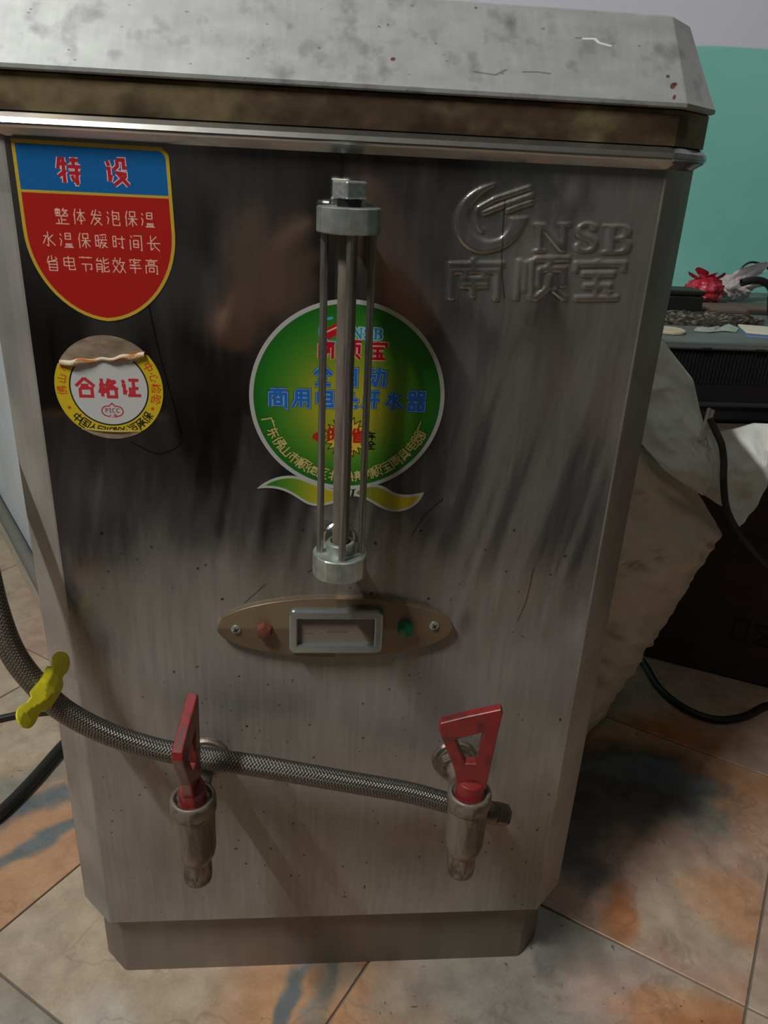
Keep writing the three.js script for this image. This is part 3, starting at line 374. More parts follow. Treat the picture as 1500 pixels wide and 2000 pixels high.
{
  // big round green sticker with two leaves below
  const cx = 0.0046, cy = 0.552, R = 0.0629, x0 = cx - 0.068, x1 = cx + 0.068, y0 = 0.464, y1 = 0.62, k = 7500, W = 1020, H = 1170;
  const leafL = new THREE.Shape(); leafL.moveTo(-0.0545, 0.4886); leafL.bezierCurveTo(-0.046, 0.4975, -0.033, 0.5, -0.025, 0.497); leafL.bezierCurveTo(-0.012, 0.492, -0.004, 0.487, 0.0095, 0.4885); leafL.lineTo(0.0085, 0.484); leafL.bezierCurveTo(-0.004, 0.478, -0.013, 0.474, -0.022, 0.4785); leafL.bezierCurveTo(-0.031, 0.484, -0.037, 0.4915, -0.0545, 0.4886);
  const leafR = new THREE.Shape(); leafR.moveTo(0.011, 0.4885); leafR.bezierCurveTo(0.019, 0.495, 0.028, 0.4935, 0.0335, 0.49); leafR.bezierCurveTo(0.041, 0.4845, 0.047, 0.485, 0.0585, 0.4876); leafR.bezierCurveTo(0.056, 0.4775, 0.046, 0.4715, 0.036, 0.4735); leafR.bezierCurveTo(0.026, 0.4755, 0.02, 0.484, 0.0105, 0.4842);
  const P = (s) => s.getPoints(14).map((p) => [p.x, p.y]);
  const tex = canvasTex(W, H, (c, w, h) => {
    const X = (x) => (x - x0) / (x1 - x0) * w, Y = (y) => (y1 - y) / (y1 - y0) * h, u = w / (x1 - x0), path = (p) => { c.beginPath(); p.forEach(([x, y], i) => (i ? c.lineTo(X(x), Y(y)) : c.moveTo(X(x), Y(y)))); c.closePath(); };
    c.fillStyle = '#b4b6b0'; c.fillRect(0, 0, w, h);
    const g = c.createRadialGradient(X(cx), Y(0.545), 0, X(cx), Y(cy), R * u); g.addColorStop(0, '#b3aa28'); g.addColorStop(0.35, '#9c9c2a'); g.addColorStop(0.62, '#578726'); g.addColorStop(0.86, '#27721f'); g.addColorStop(1, '#1c5f1e');
    c.fillStyle = g; c.beginPath(); c.arc(X(cx), Y(cy), (R - 0.0027) * u, 0, 7); c.fill();
    for (const [lf, ca, cb] of [[leafL, '#2c7a20', '#b2a323'], [leafR, '#6a7a26', '#b8a41f']]) { const pts = P(lf), lx = Math.min(...pts.map((p) => p[0])), rx = Math.max(...pts.map((p) => p[0])), q = c.createLinearGradient(X(lx), 0, X(rx), 0); q.addColorStop(lf === leafL ? 0.15 : 0, ca); q.addColorStop(0.65, cb); c.fillStyle = q; c.save(); path(pts); c.clip(); c.fill(); c.strokeStyle = '#b4b6b0'; c.lineWidth = 26; path(pts); c.stroke(); c.restore(); }
    c.fillStyle = '#b4b6b0'; c.beginPath(); c.arc(X(cx), Y(cy), R * u, 0.1, 3.0); c.arc(X(cx), Y(cy), (R - 0.0027) * u, 3.0, 0.1, true); c.fill();
    // small emblem
    const ex = X(-0.0075), ey = Y(0.5955); c.lineWidth = 12; c.strokeStyle = '#4aa6c8'; c.beginPath(); c.arc(ex + 12, ey + 4, 62, Math.PI * 0.45, Math.PI * 1.5); c.stroke(); c.lineWidth = 22; c.beginPath(); c.arc(ex + 16, ey - 4, 62, Math.PI * 0.22, Math.PI * 0.75); c.stroke();
    c.fillStyle = '#c0142a'; c.beginPath(); c.moveTo(ex - 34, ey + 4); c.lineTo(ex + 60, ey - 56); c.lineTo(ex + 66, ey - 10); c.lineTo(ex - 6, ey + 44); c.fill(); c.strokeStyle = '#d8c8a8'; c.lineWidth = 7; c.beginPath(); c.moveTo(ex - 30, ey + 14); c.lineTo(ex + 66, ey - 34); c.stroke();
    c.font = `bold ${0.0098 * u}px serif`; c.lineJoin = 'round'; c.textAlign = 'left'; for (const [lw, col] of [[12, '#9ec7c4'], [0, '#2f86b8']]) { if (lw) { c.strokeStyle = col; c.lineWidth = lw; c.strokeText('NSB', X(0.0055), Y(0.5908)); } else { c.fillStyle = col; c.fillText('NSB', X(0.0055), Y(0.5908)); } }
    for (const [ch, x] of [['南', -0.0095], ['顺', 0.007], ['宝', 0.0232]]) glyph(c, ch, X(x) - 0.0055 * u, Y(0.5837) - 0.0055 * u, 0.011 * u, 0.011 * u, [[21, '#d9b49a'], [13.5, '#b3122a']]);
    const blue = [[27, '#0d1c3c'], [21.5, '#9db9da'], [15.5, '#2a6bb8']];
    for (const [ch, x] of [['全', -0.0112], ['自', 0.0058], ['动', 0.0222]]) glyph(c, ch, X(x) - 0.006 * u, Y(0.5668) - 0.0063 * u, 0.012 * u, 0.0126 * u, blue);
    [...'商用电热开水器'].forEach((ch, i) => glyph(c, ch, X(-0.0397 + i * 0.01492) - 0.0059 * u, Y(0.5519) - 0.0061 * u, 0.0118 * u, 0.0122 * u, blue));
    glyphArc(c, '广东佛山市顺德区北滘镇南顺宝厨具电器厂', X(cx), Y(cy), 0.0535 * u, 161, 20, 0.0077 * u, [[12, '#10160e'], [8, '#c0b86a']], true);
    const sx = X(0.0046), sy = Y(0.5262); c.fillStyle = '#d8bb3c'; c.strokeStyle = '#2a2410'; c.lineWidth = 4; c.beginPath(); for (let i = 0; i < 40; i++) { const a = i * Math.PI / 20, r = (i % 2 ? 0.0105 : 0.0152) * u; c.lineTo(sx + r * Math.cos(a), sy + r * 0.95 * Math.sin(a)); } c.closePath(); c.fill(); c.stroke();
    for (const [ch, x, y, q] of [['保', -0.004, 0.528, 0.0095], ['省', 0.0125, 0.528, 0.0095], ['中', -0.0145, 0.526, 0.006], ['年', 0.006, 0.5175, 0.006]]) glyph(c, ch, X(x) - q * u / 2, Y(y) - q * u / 2, q * u, q * u, [[13, '#b3261c']]);
    for (const [ch, x, y] of [['年', 0.021, 0.5275], ['全', 0.021, 0.521]]) glyph(c, ch, X(x) - 22, Y(y) - 22, 44, 44, [[7, '#1c1c10']]);
  });
  decal('brand_sticker', arcPts(cx, cy, R, 0, Math.PI * 2 * 99 / 100, 99), [], x0, x1, y0, y1, tex, 0.0001, 0.00035, 'big round green and yellow sticker', 0.3);
  decal('leaf_sticker', P(leafL), [], x0, x1, y0, y1, tex, 0.0001, 0.0003, 'left leaf-shaped tail of the green sticker', 0.3);
  decal('leaf_sticker', P(leafR), [], x0, x1, y0, y1, tex, 0.0001, 0.0003, 'right leaf-shaped tail of the green sticker', 0.3);
}

/* ---------- level gauge ---------- */
{
  const g = sub('level_gauge', boiler, [0.0012, 0, 0.0335]);
  const capP = (y0, h) => [[0, y0], [0.0172, y0], [0.0178, y0 + 0.0006], [0.0178, y0 + h - 0.0006], [0.0172, y0 + h], [0, y0 + h]];
  const cr = (pts, seg = 48) => toCreasedNormals(lathe(pts, seg), 0.5);
  mesh('cap', cr(capP(0.6555, 0.0135)), M.dullChrome, g); mesh('cap', cr(capP(0.4435, 0.0155)), M.dullChrome, g);
  mesh('collar', cr([[0.0062, 0.459], [0.0094, 0.459], [0.0094, 0.4655], [0.0088, 0.4665], [0.0066, 0.4665], [0.0064, 0.461]]), M.dullChrome, g, 'seat ring round the foot of the gauge tube');
  mesh('washer', move(cyl(0.0066, 0.0066, 0.005, 24), 0, 0.6712, 0), std({ color: 0x17171a, roughness: 0.4, metalness: 0.3 }), g);
  const nut = new RoundedBoxGeometry(0.0142, 0.0092, 0.0142, 3, 0.0014); nut.rotateY(0.62); mesh('plug', move(nut, 0, 0.6775, 0), M.dullChrome, g, 'square-headed plug');
  const rod = cyl(0.0022, 0.0022, 0.1975, 16), rodM = std({ map: brushed(150, 148, 142, 0.7, 171), roughness: 0.38, metalness: 0.85 });
  for (const [x, z] of [[-0.0132, 0.001], [0.0135, 0.001], [0.0008, 0.0136], [0.0008, -0.0132]]) mesh('rod', move(rod.clone(), x, 0.5572, z), rodM, g);
  const tb = lathe([[0.0054, 0.462], [0.0054, 0.656], [0.0041, 0.656], [0.0041, 0.462], [0.0054, 0.462]], 32);
  mesh('glass_tube', tb, phys({ color: 0xcfc8c0, roughness: 0.35, transmission: 0.55, thickness: 0, metalness: 0, ior: 1.45, map: pixelTex(64, 512, (u, v) => { const k = (fbm(u * 4, v * 40, 4, 181) - 0.5) * 60; return [186 + k, 176 + k, 168 + k].map(clampByte); }) }), g, 'clouded glass tube');
  mesh('scale_core', move(cyl(0.0030, 0.0030, 0.19, 14), 0, 0.558, -0.0008), std({ color: 0x6f665e, roughness: 0.8 }), g, 'limescale inside the tube');
  for (const y of [0.6635, 0.4515]) {
    const a = merge([cyl(0.0058, 0.0058, 0.026, 20).rotateX(Math.PI / 2).translate(0, y, -0.0205), lathe([[0, 0], [0.0112, 0], [0.0112, 0.0028], [0.0098, 0.0042], [0.0075, 0.0046], [0, 0.0046]], 36).rotateX(Math.PI / 2).translate(0, y + 0.003, -0.0335)]);
    mesh('mount', toCreasedNormals(a, 0.5), M.chrome, g);
  }
}

/* ---------- indicator plate ---------- */
{
  const g = sub('indicator_plate', boiler, [0.0006, 0.3818, 0]);
  const el = new THREE.Shape(); el.absellipse(0, 0, 0.0848, 0.0244, 0, Math.PI * 2); const pg = new THREE.ExtrudeGeometry(el, { depth: 0.0045, bevelEnabled: true, bevelThickness: 0.0008, bevelSize: 0.0008, bevelSegments: 2, curveSegments: 72 }); pg.translate(0, 0, 0.0002); 
  mesh('plate', pg, std({ map: brushed(136, 119, 95, 0.5, 191), roughness: 0.36, metalness: 0.5 }), g, 'oval tarnished brass-coloured plate');
  const rrect = (w, h, r) => { const s = new THREE.Shape(); s.moveTo(-w + r, -h); s.lineTo(w - r, -h); s.quadraticCurveTo(w, -h, w, -h + r); s.lineTo(w, h - r); s.quadraticCurveTo(w, h, w - r, h); s.lineTo(-w + r, h); s.quadraticCurveTo(-w, h, -w, h - r); s.lineTo(-w, -h + r); s.quadraticCurveTo(-w, -h, -w + r, -h); return s; };
  const fs = rrect(0.0325, 0.0166, 0.004); fs.holes.push(rrect(0.0288, 0.0122, 0.0015));
  const fr = new THREE.ExtrudeGeometry(fs, { depth: 0.0035, bevelEnabled: true, bevelThickness: 0.0022, bevelSize: 0.0014, bevelSegments: 2, curveSegments: 6 }); mesh('bezel', move(fr, 0, -0.0006, 0.005), std({ color: 0xaab4b6, roughness: 0.22, metalness: 0.85 }), g, 'chrome frame round the thermometer window');
  const dial = canvasTex(512, 216, (c, w, h) => { c.fillStyle = '#7d7068'; c.fillRect(0, 0, w, h); for (let i = 0; i < 900; i++) { c.fillStyle = `rgba(70,56,46,${rr(0.02, 0.08)})`; c.fillRect(rr(0, w), rr(0, h), rr(2, 12), rr(1, 4)); } c.fillStyle = 'rgba(60,48,42,.45)'; c.fillRect(200, 118, 130, 9); for (let i = 0; i < 9; i++) c.fillRect(206 + i * 14, 100, 3, 16); c.fillRect(30, 130, 80, 5); c.font = '34px sans-serif'; c.fillText('°C', 420, 120); });
  const dp = new THREE.BoxGeometry(0.0576, 0.0244, 0.001); mesh('dial', move(dp, 0, -0.0006, 0.0062), std({ map: dial, roughness: 0.5 }), g, 'pale thermometer strip behind the window');
  const knob = (x, y, m, seg, r) => { const k = lathe([[0, 0], [r + 0.0006, 0], [r + 0.0006, 0.0012], [r, 0.0016], [r * 0.92, 0.0062], [r * 0.6, 0.0074], [0, 0.0078]], seg); k.rotateX(Math.PI / 2); return mesh('indicator_lamp', toCreasedNormals(move(k, x, y, 0.005), 0.6), m, g); };
  knob(-0.0515, -0.0008, std({ color: 0x6a3a2e, roughness: 0.4 }), 6, 0.0058).userData.label = 'dull red indicator lamp'; knob(0.0505, 0.0008, phys({ color: 0x1f7a52, roughness: 0.25, transmission: 0.2, thickness: 0.004 }), 6, 0.0058).userData.label = 'green indicator lamp';
  for (const [x, y] of [[-0.0718, -0.0006], [0.0718, 0.0026]]) {
    const sc = sub('screw', g, [x, y, 0.0053]);
    mesh('screw_head', toCreasedNormals(lathe([[0, 0], [0.0036, 0], [0.0034, 0.0009], [0.0024, 0.0017], [0, 0.002]], 24).rotateX(Math.PI / 2), 0.7), M.dullChrome, sc);
  }
}
// crossed slots of the two screws, cut proud enough to read as dark grooves
for (const sc of boiler.getObjectByName('indicator_plate').children.filter((o) => o.name === 'screw')) {
  const head = sc.children[0]; const gm = merge([new THREE.BoxGeometry(0.0038, 0.0009, 0.0003), new THREE.BoxGeometry(0.0009, 0.0038, 0.0003)]); gm.rotateZ(0.5).translate(0, 0, 0.0019);
  sc.remove(head); head.name = 'screw'; head.position.copy(sc.position); const par = sc.parent; par.remove(sc); par.add(head); mesh('slot', gm, std({ color: 0x1c1612, roughness: 0.9 }), par).position.copy(head.position);
}

/* ---------- taps ---------- */
{
  const red = phys({ map: pixelTex(256, 256, (u, v) => { const k = fbm(u * 9, v * 9, 4, 201), d = fbm(u * 5, v * 5, 4, 204); return mix3([130 + 24 * (k - 0.5), 37, 35], [82, 40, 38], 0.75 * sstep(0.48, 0.7, d)).map(clampByte); }), roughness: 0.38, clearcoat: 0.2 });
  red.map.repeat.set(20, 20);
  const worn = std({ map: pixelTex(256, 256, (u, v) => { const k = fbm(u * 8, v * 10, 5, 211), d = fbm(u * 20, v * 20, 4, 212); return mix3([132, 122, 112], [84, 74, 66], sstep(0.4, 0.7, k * 0.5 + d * 0.5)); }), roughness: 0.5, metalness: 0.5 });
  const hs = shapeOf([[-0.0088, 0.006], [-0.0125, 0.022], [-0.0258, 0.0545], [-0.0248, 0.0595], [-0.008, 0.0668], [0.0135, 0.0752], [0.0148, 0.073], [0.0132, 0.055], [0.0105, 0.016], [0.0098, 0.006]]);
  hs.holes.push(new THREE.Path([V2(-0.0158, 0.0474), V2(-0.0062, 0.0262), V2(0.0022, 0.0270), V2(0.0054, 0.0572)]));
  const hg = new THREE.ExtrudeGeometry(hs, { depth: 0.0052, bevelEnabled: true, bevelThickness: 0.0012, bevelSize: 0.001, bevelSegments: 3 }); hg.translate(0, 0, -0.0026);
  for (const [x, ny, turn, lean] of [[-0.0985, 0.2615, Math.PI / 2 - 0.12, 0], [0.0985, 0.2565, -0.16, 0]]) {
    const t = sub('tap', boiler, [x, 0, 0]);
    const body = lathe([[0, 0.2015], [0.0074, 0.2015], [0.0082, 0.2008], [0.0098, 0.2015], [0.0103, 0.206], [0.0104, 0.212], [0.0099, 0.2205], [0.0108, 0.2222], [0.013, 0.2265], [0.0142, 0.233], [0.0147, 0.2645], [0.0144, 0.2672], [0.0156, 0.2684], [0.0161, 0.27], [0.0161, 0.2778], [0.0153, 0.2806], [0.0138, 0.281], [0.0122, 0.2798], [0.0114, 0.277], [0, 0.277]], 40);
    mesh('tap_body', move(body, 0, 0, 0.0625), worn, t);
    mesh('neck', toCreasedNormals(cyl(0.0082, 0.0078, 0.05, 24).rotateX(Math.PI / 2).translate(0, ny, 0.025), 0.5), worn, t);
    mesh('flange', toCreasedNormals(lathe([[0, 0], [0.0182, 0], [0.0182, 0.0022], [0.0168, 0.0042], [0.0142, 0.0046], [0.0138, 0.0058], [0, 0.0058]], 40).rotateX(Math.PI / 2).translate(0, ny, 0.0002), 0.5), M.nickel, t);
    const nt = new THREE.CylinderGeometry(0.0125, 0.0128, 0.008, 6); mesh('lock_nut', toCreasedNormals(nt.rotateX(Math.PI / 2).translate(0, ny, 0.0095), 0.4), M.nickel, t);
    const hd = mesh('handle', hg, red, t, 'red plastic lever'); hd.position.set(0, 0.281, 0.0625); hd.rotation.y = turn;
    const bs = mesh('handle_base', toCreasedNormals(lathe([[0, -0.012], [0.0102, -0.012], [0.0106, 0.004], [0.0103, 0.0085], [0.0092, 0.0112], [0.006, 0.0128], [0, 0.0132]], 28).scale(1, 1, 0.9), 0.8), red, t); bs.position.set(0, 0.279, 0.0625); bs.rotation.y = turn;
  }
}

/* ---------- braided hose and its yellow clip ---------- */
const HOSE = [[0.1262, 0.2268, 0.03], [0.095, 0.2375, 0.0315], [0.0594, 0.2516, 0.033], [0.0194, 0.2652, 0.037], [-0.019, 0.2765, 0.039], [-0.0564, 0.2838, 0.037], [-0.0945, 0.286, 0.0305], [-0.1303, 0.2965, 0.0315], [-0.1632, 0.317, 0.037], [-0.1865, 0.3415, 0.043], [-0.1978, 0.363, 0.047], [-0.2085, 0.389, 0.0495], [-0.2155, 0.4224, 0.048], [-0.226, 0.48, 0.03], [-0.25, 0.55, -0.02]];
{
  const t = thing('braided_hose', 'grey metal braided water hose slung across the boiler front behind the left tap', 'hose');
  const bump = pixelTex(128, 128, (u, v) => { const a = (u * 4 + v * 4) % 1, b = (u * 4 - v * 4 + 8) % 1, over = (Math.floor(u * 4 + v * 4) + Math.floor(u * 4 - v * 4 + 8)) % 2, ha = Math.sin(a * Math.PI), hb = Math.sin(b * Math.PI); const h = over ? Math.max(ha * 0.6, hb) : Math.max(ha, hb * 0.6), wire = 0.75 + 0.25 * Math.abs(Math.sin((over ? u * 4 + v * 4 : u * 4 - v * 4) * Math.PI * 3)); const k = 255 * h * wire; return [k, k, k]; }, false);
  const col = pixelTex(128, 128, (u, v) => { const a = (u * 4 + v * 4) % 1, b = (u * 4 - v * 4 + 8) % 1, k = Math.sin(a * Math.PI) * Math.sin(b * Math.PI); const q = 84 + 74 * k; return [q, q * 0.97, q * 0.92]; });
  for (const x of [bump, col]) x.repeat.set(58, 3);
  mesh('hose', tube(HOSE, 0.0079, 220, 24), std({ map: col, bumpMap: bump, bumpScale: 0.0007, roughness: 0.34, metalness: 0.85 }), t);
  const d = V3(...HOSE[0]).sub(V3(...HOSE[1])).normalize(), q = new THREE.Quaternion().setFromUnitVectors(V3(0, 1, 0), d), e = V3(...HOSE[0]);
  const fer = mesh('ferrule', toCreasedNormals(lathe([[0, 0], [0.0086, 0], [0.0088, 0.001], [0.0086, 0.009], [0, 0.009]], 24), 0.5), M.nickel, t); fer.position.copy(e).addScaledVector(d, -0.006); fer.quaternion.copy(q);
  const nut = mesh('end_nut', toCreasedNormals(new THREE.CylinderGeometry(0.0088, 0.0092, 0.0105, 6), 0.3), M.nickel, t); nut.position.copy(e).addScaledVector(d, 0.0088); nut.quaternion.copy(q);
}
function solidSheet(nu, nv, f, th) {                                      // a sheet f(u, v) -> Vector3 given the thickness th
  const P = [], N = [], e = 1e-3;
  for (let j = 0; j <= nv; j++) for (let i = 0; i <= nu; i++) { const u = i / nu, v = j / nv, p = f(u, v), a = f(Math.min(1, u + e), v).sub(f(Math.max(0, u - e), v)), b = f(u, Math.min(1, v + e)).sub(f(u, Math.max(0, v - e))); P.push(p); N.push(a.cross(b).normalize()); }
  const pos = [], uv = [], ix = [], m = (nu + 1) * (nv + 1);
  for (const s of [0.5, -0.5]) P.forEach((p, i) => { const q = p.clone().addScaledVector(N[i], s * th); pos.push(q.x, q.y, q.z); uv.push((i % (nu + 1)) / nu, Math.floor(i / (nu + 1)) / nv); });
  for (let j = 0; j < nv; j++) for (let i = 0; i < nu; i++) { const a = j * (nu + 1) + i, b = a + 1, c = a + nu + 1, d = c + 1; ix.push(a, b, d, a, d, c, a + m, d + m, b + m, a + m, c + m, d + m); }
  const edge = (a, b) => ix.push(a, a + m, b + m, a, b + m, b);
  for (let i = 0; i < nu; i++) { edge(i + 1, i); edge(nv * (nu + 1) + i, nv * (nu + 1) + i + 1); }
  for (let j = 0; j < nv; j++) { edge(j * (nu + 1), (j + 1) * (nu + 1)); edge((j + 1) * (nu + 1) + nu, j * (nu + 1) + nu); }
  const g = new THREE.BufferGeometry(); g.setAttribute('position', new THREE.Float32BufferAttribute(pos, 3)); g.setAttribute('uv', new THREE.Float32BufferAttribute(uv, 2)); g.setIndex(ix); g.computeVertexNormals(); return g;
}
{
  const c = V3(-0.1968, 0.3605, 0.0468), tan = V3(HOSE[11][0] - HOSE[9][0], HOSE[11][1] - HOSE[9][1], HOSE[11][2] - HOSE[9][2]).normalize(), side = V3(0.2, 0.24, -0.95), outw = V3();
  side.addScaledVector(tan, -side.dot(tan)).normalize(); outw.crossVectors(side, tan).normalize(); if (outw.dot(V3(0.18, 0.33, 0.44)) < 0) outw.negate();
  const ps = [-0.0305, -0.022, -0.0145, -0.0085, -0.004, 0, 0.004, 0.0085, 0.0145, 0.022, 0.0305], qs = [0.0035, 0.0042, 0.0058, 0.0082, 0.0093, 0.0096, 0.0093, 0.0082, 0.0058, 0.0044, 0.004];
  const half = (p) => { const a = Math.abs(p), l = 0.0226; const lobe = a > l - 0.0079 ? Math.sqrt(Math.max(0.0000001, 0.0079 ** 2 - (a - l) ** 2)) : 0, waist = a < 0.0205 ? 0.006 : 0, mid = 0.0092 - 0.0034 * sstep(0.0105, 0.0135, a); return Math.max(lobe, a < l ? Math.max(waist, a < 0.0135 ? mid : 0) : 0); };
  const g = solidSheet(120, 10, (u, v) => { const p = 0.03045 * Math.sin((u - 0.5) * Math.PI), h = half(p), w = (v * 2 - 1) * h; return c.clone().addScaledVector(side, p).addScaledVector(outw, interp(p, ps, qs) - 0.5 * Math.abs(w) ** 2 / 0.02).addScaledVector(tan, w); }, 0.0018);
  single('hose_clip', toCreasedNormals(g, 0.6), phys({ map: pixelTex(128, 128, (u, v) => { const k = (fbm(u * 6, v * 6, 4, 221) - 0.5) * 26; return [226 + k, 216 + k, 40].map(clampByte); }), roughness: 0.45, sheen: 0.1 }), 'bright yellow plastic clip with rounded ends gripping the braided hose', 'clip');
}

/* ---------- cables on the floor ---------- */
M.cable = std({ color: 0x1a1815, roughness: 0.5 });
single('power_cable', tube([[-0.2, 0.008, -0.56], [-0.262, 0.008, -0.46], [-0.31, 0.008, -0.36], [-0.3297, 0.008, -0.3075], [-0.3475, 0.008, -0.2459], [-0.366, 0.008, -0.1988], [-0.40, 0.008, -0.15], [-0.47, 0.008, -0.10]], 0.0072, 80, 14), M.cable, 'thick black cable curving over the floor tiles left of the boiler base', 'cable');
single('thin_cable', tube([[-0.322, 0.0055, -0.384], [-0.338, 0.0055, -0.3855], [-0.3588, 0.0055, -0.3833], [-0.4028, 0.0055, -0.3765], [-0.426, 0.0055, -0.3684], [-0.49, 0.0055, -0.345], [-0.6, 0.0055, -0.33]], 0.0045, 60, 12), M.cable, 'thinner black cable on the floor at the left edge, below the yellow clip', 'cable');
single('loop_cable', tube([[0.455, 0.006, -0.60], [0.482, 0.006, -0.545], [0.4935, 0.006, -0.4937], [0.4935, 0.006, -0.422], [0.5124, 0.006, -0.3743], [0.5432, 0.006, -0.3514], [0.587, 0.006, -0.3563], [0.6433, 0.006, -0.382], [0.70, 0.006, -0.372]], 0.0052, 100, 12), M.cable, 'black cable lying in a loop on the dark floor in front of the carton', 'cable');

/* ---------- carton, crate and what lies on it ---------- */
{
  const t = thing('carton', 'dark brown cardboard carton on the floor under the black crate', 'box', [0.5005, 0, -0.5164]); t.rotation.y = -0.488;
  const W = 0.56, H = 0.384, D = 0.42;
  const card = pixelTex(256, 256, (u, v) => { const k = (fbm(u * 6, v * 6, 5, 231) - 0.5) * 36 + (noise(u * 4, v * 160, 232) - 0.5) * 10; return [58 + k * 0.6, 44 + k * 0.5, 38 + k * 0.5].map(clampByte); }), cm = std({ map: card, roughness: 0.9 });
  const print = canvasTex(1024, 702, (c, w, h) => { const cc = document.createElement('canvas'); cc.width = cc.height = 256; const im = c.createImageData(256, 256); im.data.set(card.image.data); cc.getContext('2d').putImageData(im, 0, 0); for (let x = 0; x < w; x += 256) for (let y = 0; y < h; y += 256) c.drawImage(cc, x, y); c.strokeStyle = 'rgba(26,20,18,.9)'; c.lineWidth = 9; c.strokeRect(216, 516, 34, 62); c.beginPath(); c.moveTo(262, 520); c.lineTo(330, 520); c.lineTo(275, 578); c.lineTo(330, 578); c.moveTo(262, 520); c.lineTo(330, 585); c.stroke(); });
  mesh('carton_body', new RoundedBoxGeometry(W, H, D, 2, 0.003).translate(W / 2, H / 2, -D / 2), cm, t);
  mesh('printed_front', new THREE.BoxGeometry(W - 0.008, H - 0.008, 0.0012).translate(W / 2, H / 2, 0.0005), std({ map: print, roughness: 0.9 }), t);
  mesh('flap', new THREE.BoxGeometry(W * 0.98, 0.003, D * 0.5).translate(W / 2, H + 0.0012, -D * 0.26), cm, t);
}
{
  const t = thing('plastic_crate', 'black ribbed plastic crate with a grey-green rim standing on the carton', 'crate', [0.7, 0.388, -0.76]);
  const pl = std({ color: 0x161618, roughness: 0.45 }), w = 0.56, d = 0.50;
  mesh('crate_body', new RoundedBoxGeometry(w, 0.1, d, 3, 0.006).translate(0, 0.051, 0), pl, t);
  const ribs = []; for (let i = 0; i < 104; i++) ribs.push(new THREE.CylinderGeometry(0.0014, 0.0014, 0.045, 6).translate(-w / 2 + 0.012 + i * 0.00525, 0.0785, d / 2 + 0.0006)); for (let i = 0; i < 90; i++) ribs.push(new THREE.CylinderGeometry(0.0014, 0.0014, 0.045, 6).translate(-w / 2 - 0.0006, 0.0785, -d / 2 + 0.012 + i * 0.0053));
  mesh('ribbing', merge(ribs), pl, t).userData.kind = 'stuff';
  mesh('ledge', new RoundedBoxGeometry(w + 0.012, 0.006, d + 0.012, 2, 0.002).translate(0, 0.027, 0), std({ color: 0x2a2a2c, roughness: 0.4 }), t);
  const rm = std({ map: pixelTex(256, 256, (u, v) => { const k = (fbm(u * 9, v * 9, 5, 241) - 0.5) * 40; return [96 + k, 104 + k, 100 + k].map(clampByte); }), roughness: 0.55 });
  mesh('rim', new RoundedBoxGeometry(w + 0.014, 0.013, d + 0.014, 4, 0.0045).translate(0, 0.1075, 0), rm, t, 'grey-green lid rim');
  for (const x of [-0.204, -0.13]) mesh('slot', new THREE.BoxGeometry(0.013, 0.0026, 0.002).translate(x, 0.1035, d / 2 + 0.0068), std({ color: 0x060606, roughness: 0.8 }), t);
}
const TOPY = 0.502;
single('tin_lid', toCreasedNormals(lathe([[0, 0], [0.021, 0], [0.0225, 0.001], [0.0225, 0.0034], [0.021, 0.0046], [0.0185, 0.0046], [0.0175, 0.004], [0, 0.004]], 40).translate(0.463, TOPY, -0.556), 0.5), std({ color: 0xbdb296, roughness: 0.5 }), 'small pale round lid on the left end of the crate top', 'lid');
single('crumpled_cloth', solidSheet(40, 16, (u, v) => { const e = Math.min(1, 8 * Math.min(u, 1 - u, v, 1 - v)); return V3(lerp(0.503, 0.566, u) + 0.02 * v, TOPY + 0.0012 + 0.011 * Math.max(0, fbm(u * 5, v * 4, 4, 251) - 0.3) * e, lerp(-0.566, -0.598, v) + 0.006 * Math.sin(u * 6)); }, 0.001), std({ color: 0x9aa69c, roughness: 0.9 }), 'flat grey-green scrap of cloth on the crate top beside the round lid', 'cloth');
{
  const t = thing('booklet', 'white booklet with a blue edge lying on the right of the crate rim', 'booklet', [0.632, TOPY, -0.553]); t.rotation.y = -0.3;
  mesh('cover', new RoundedBoxGeometry(0.12, 0.003, 0.062, 2, 0.001).translate(0, 0.0055, 0), std({ color: 0xd6d3c0, roughness: 0.6 }), t);
  mesh('pages', new THREE.BoxGeometry(0.118, 0.004, 0.060).translate(0, 0.002, 0), std({ color: 0x6c8cb4, roughness: 0.7 }), t, 'blue edge');
}
single('shaggy_mat', (() => { const big = new THREE.BoxGeometry(0.2, 0.006, 0.092, 110, 5, 56), p = big.attributes.position; for (let i = 0; i < p.count; i++) { const x = p.getX(i), y = p.getY(i), z = p.getZ(i), n = fbm(x * 110, z * 110 + y * 60, 4, 261) - 0.5, e = sstep(0.1, 0.07, x) * 0.5 + 0.5; p.setXYZ(i, x, y > 0 ? y + n * 0.011 : y, (z + n * 0.01) * (x > 0.03 ? lerp(1, 0.45, sstep(0.03, 0.1, x)) : 1)); } const m = mergeVertices(big); m.computeVertexNormals(); return m.translate(0.545, TOPY + 0.0034, -0.66); })(), std({ map: pixelTex(256, 256, (u, v) => { const k = fbm(u * 30, v * 30, 4, 262); return mix3([46, 42, 36], [138, 132, 118], sstep(0.42, 0.8, k)); }), roughness: 1 }), 'rough mottled grey-brown mat lying across the crate top', 'mat');
{
  const t = thing('black_case', 'small black lidded case behind the mat, to the left of the red plastic bag', 'case', [0.545, TOPY + 0.0005, -0.742]);
  const bm = std({ color: 0x1d1d1b, roughness: 0.5 });
  mesh('case_body', new RoundedBoxGeometry(0.078, 0.027, 0.05, 3, 0.003).translate(0, 0.0135, 0), bm, t); mesh('case_lid', new RoundedBoxGeometry(0.079, 0.008, 0.051, 3, 0.003).translate(0, 0.0315, 0), bm, t);
}
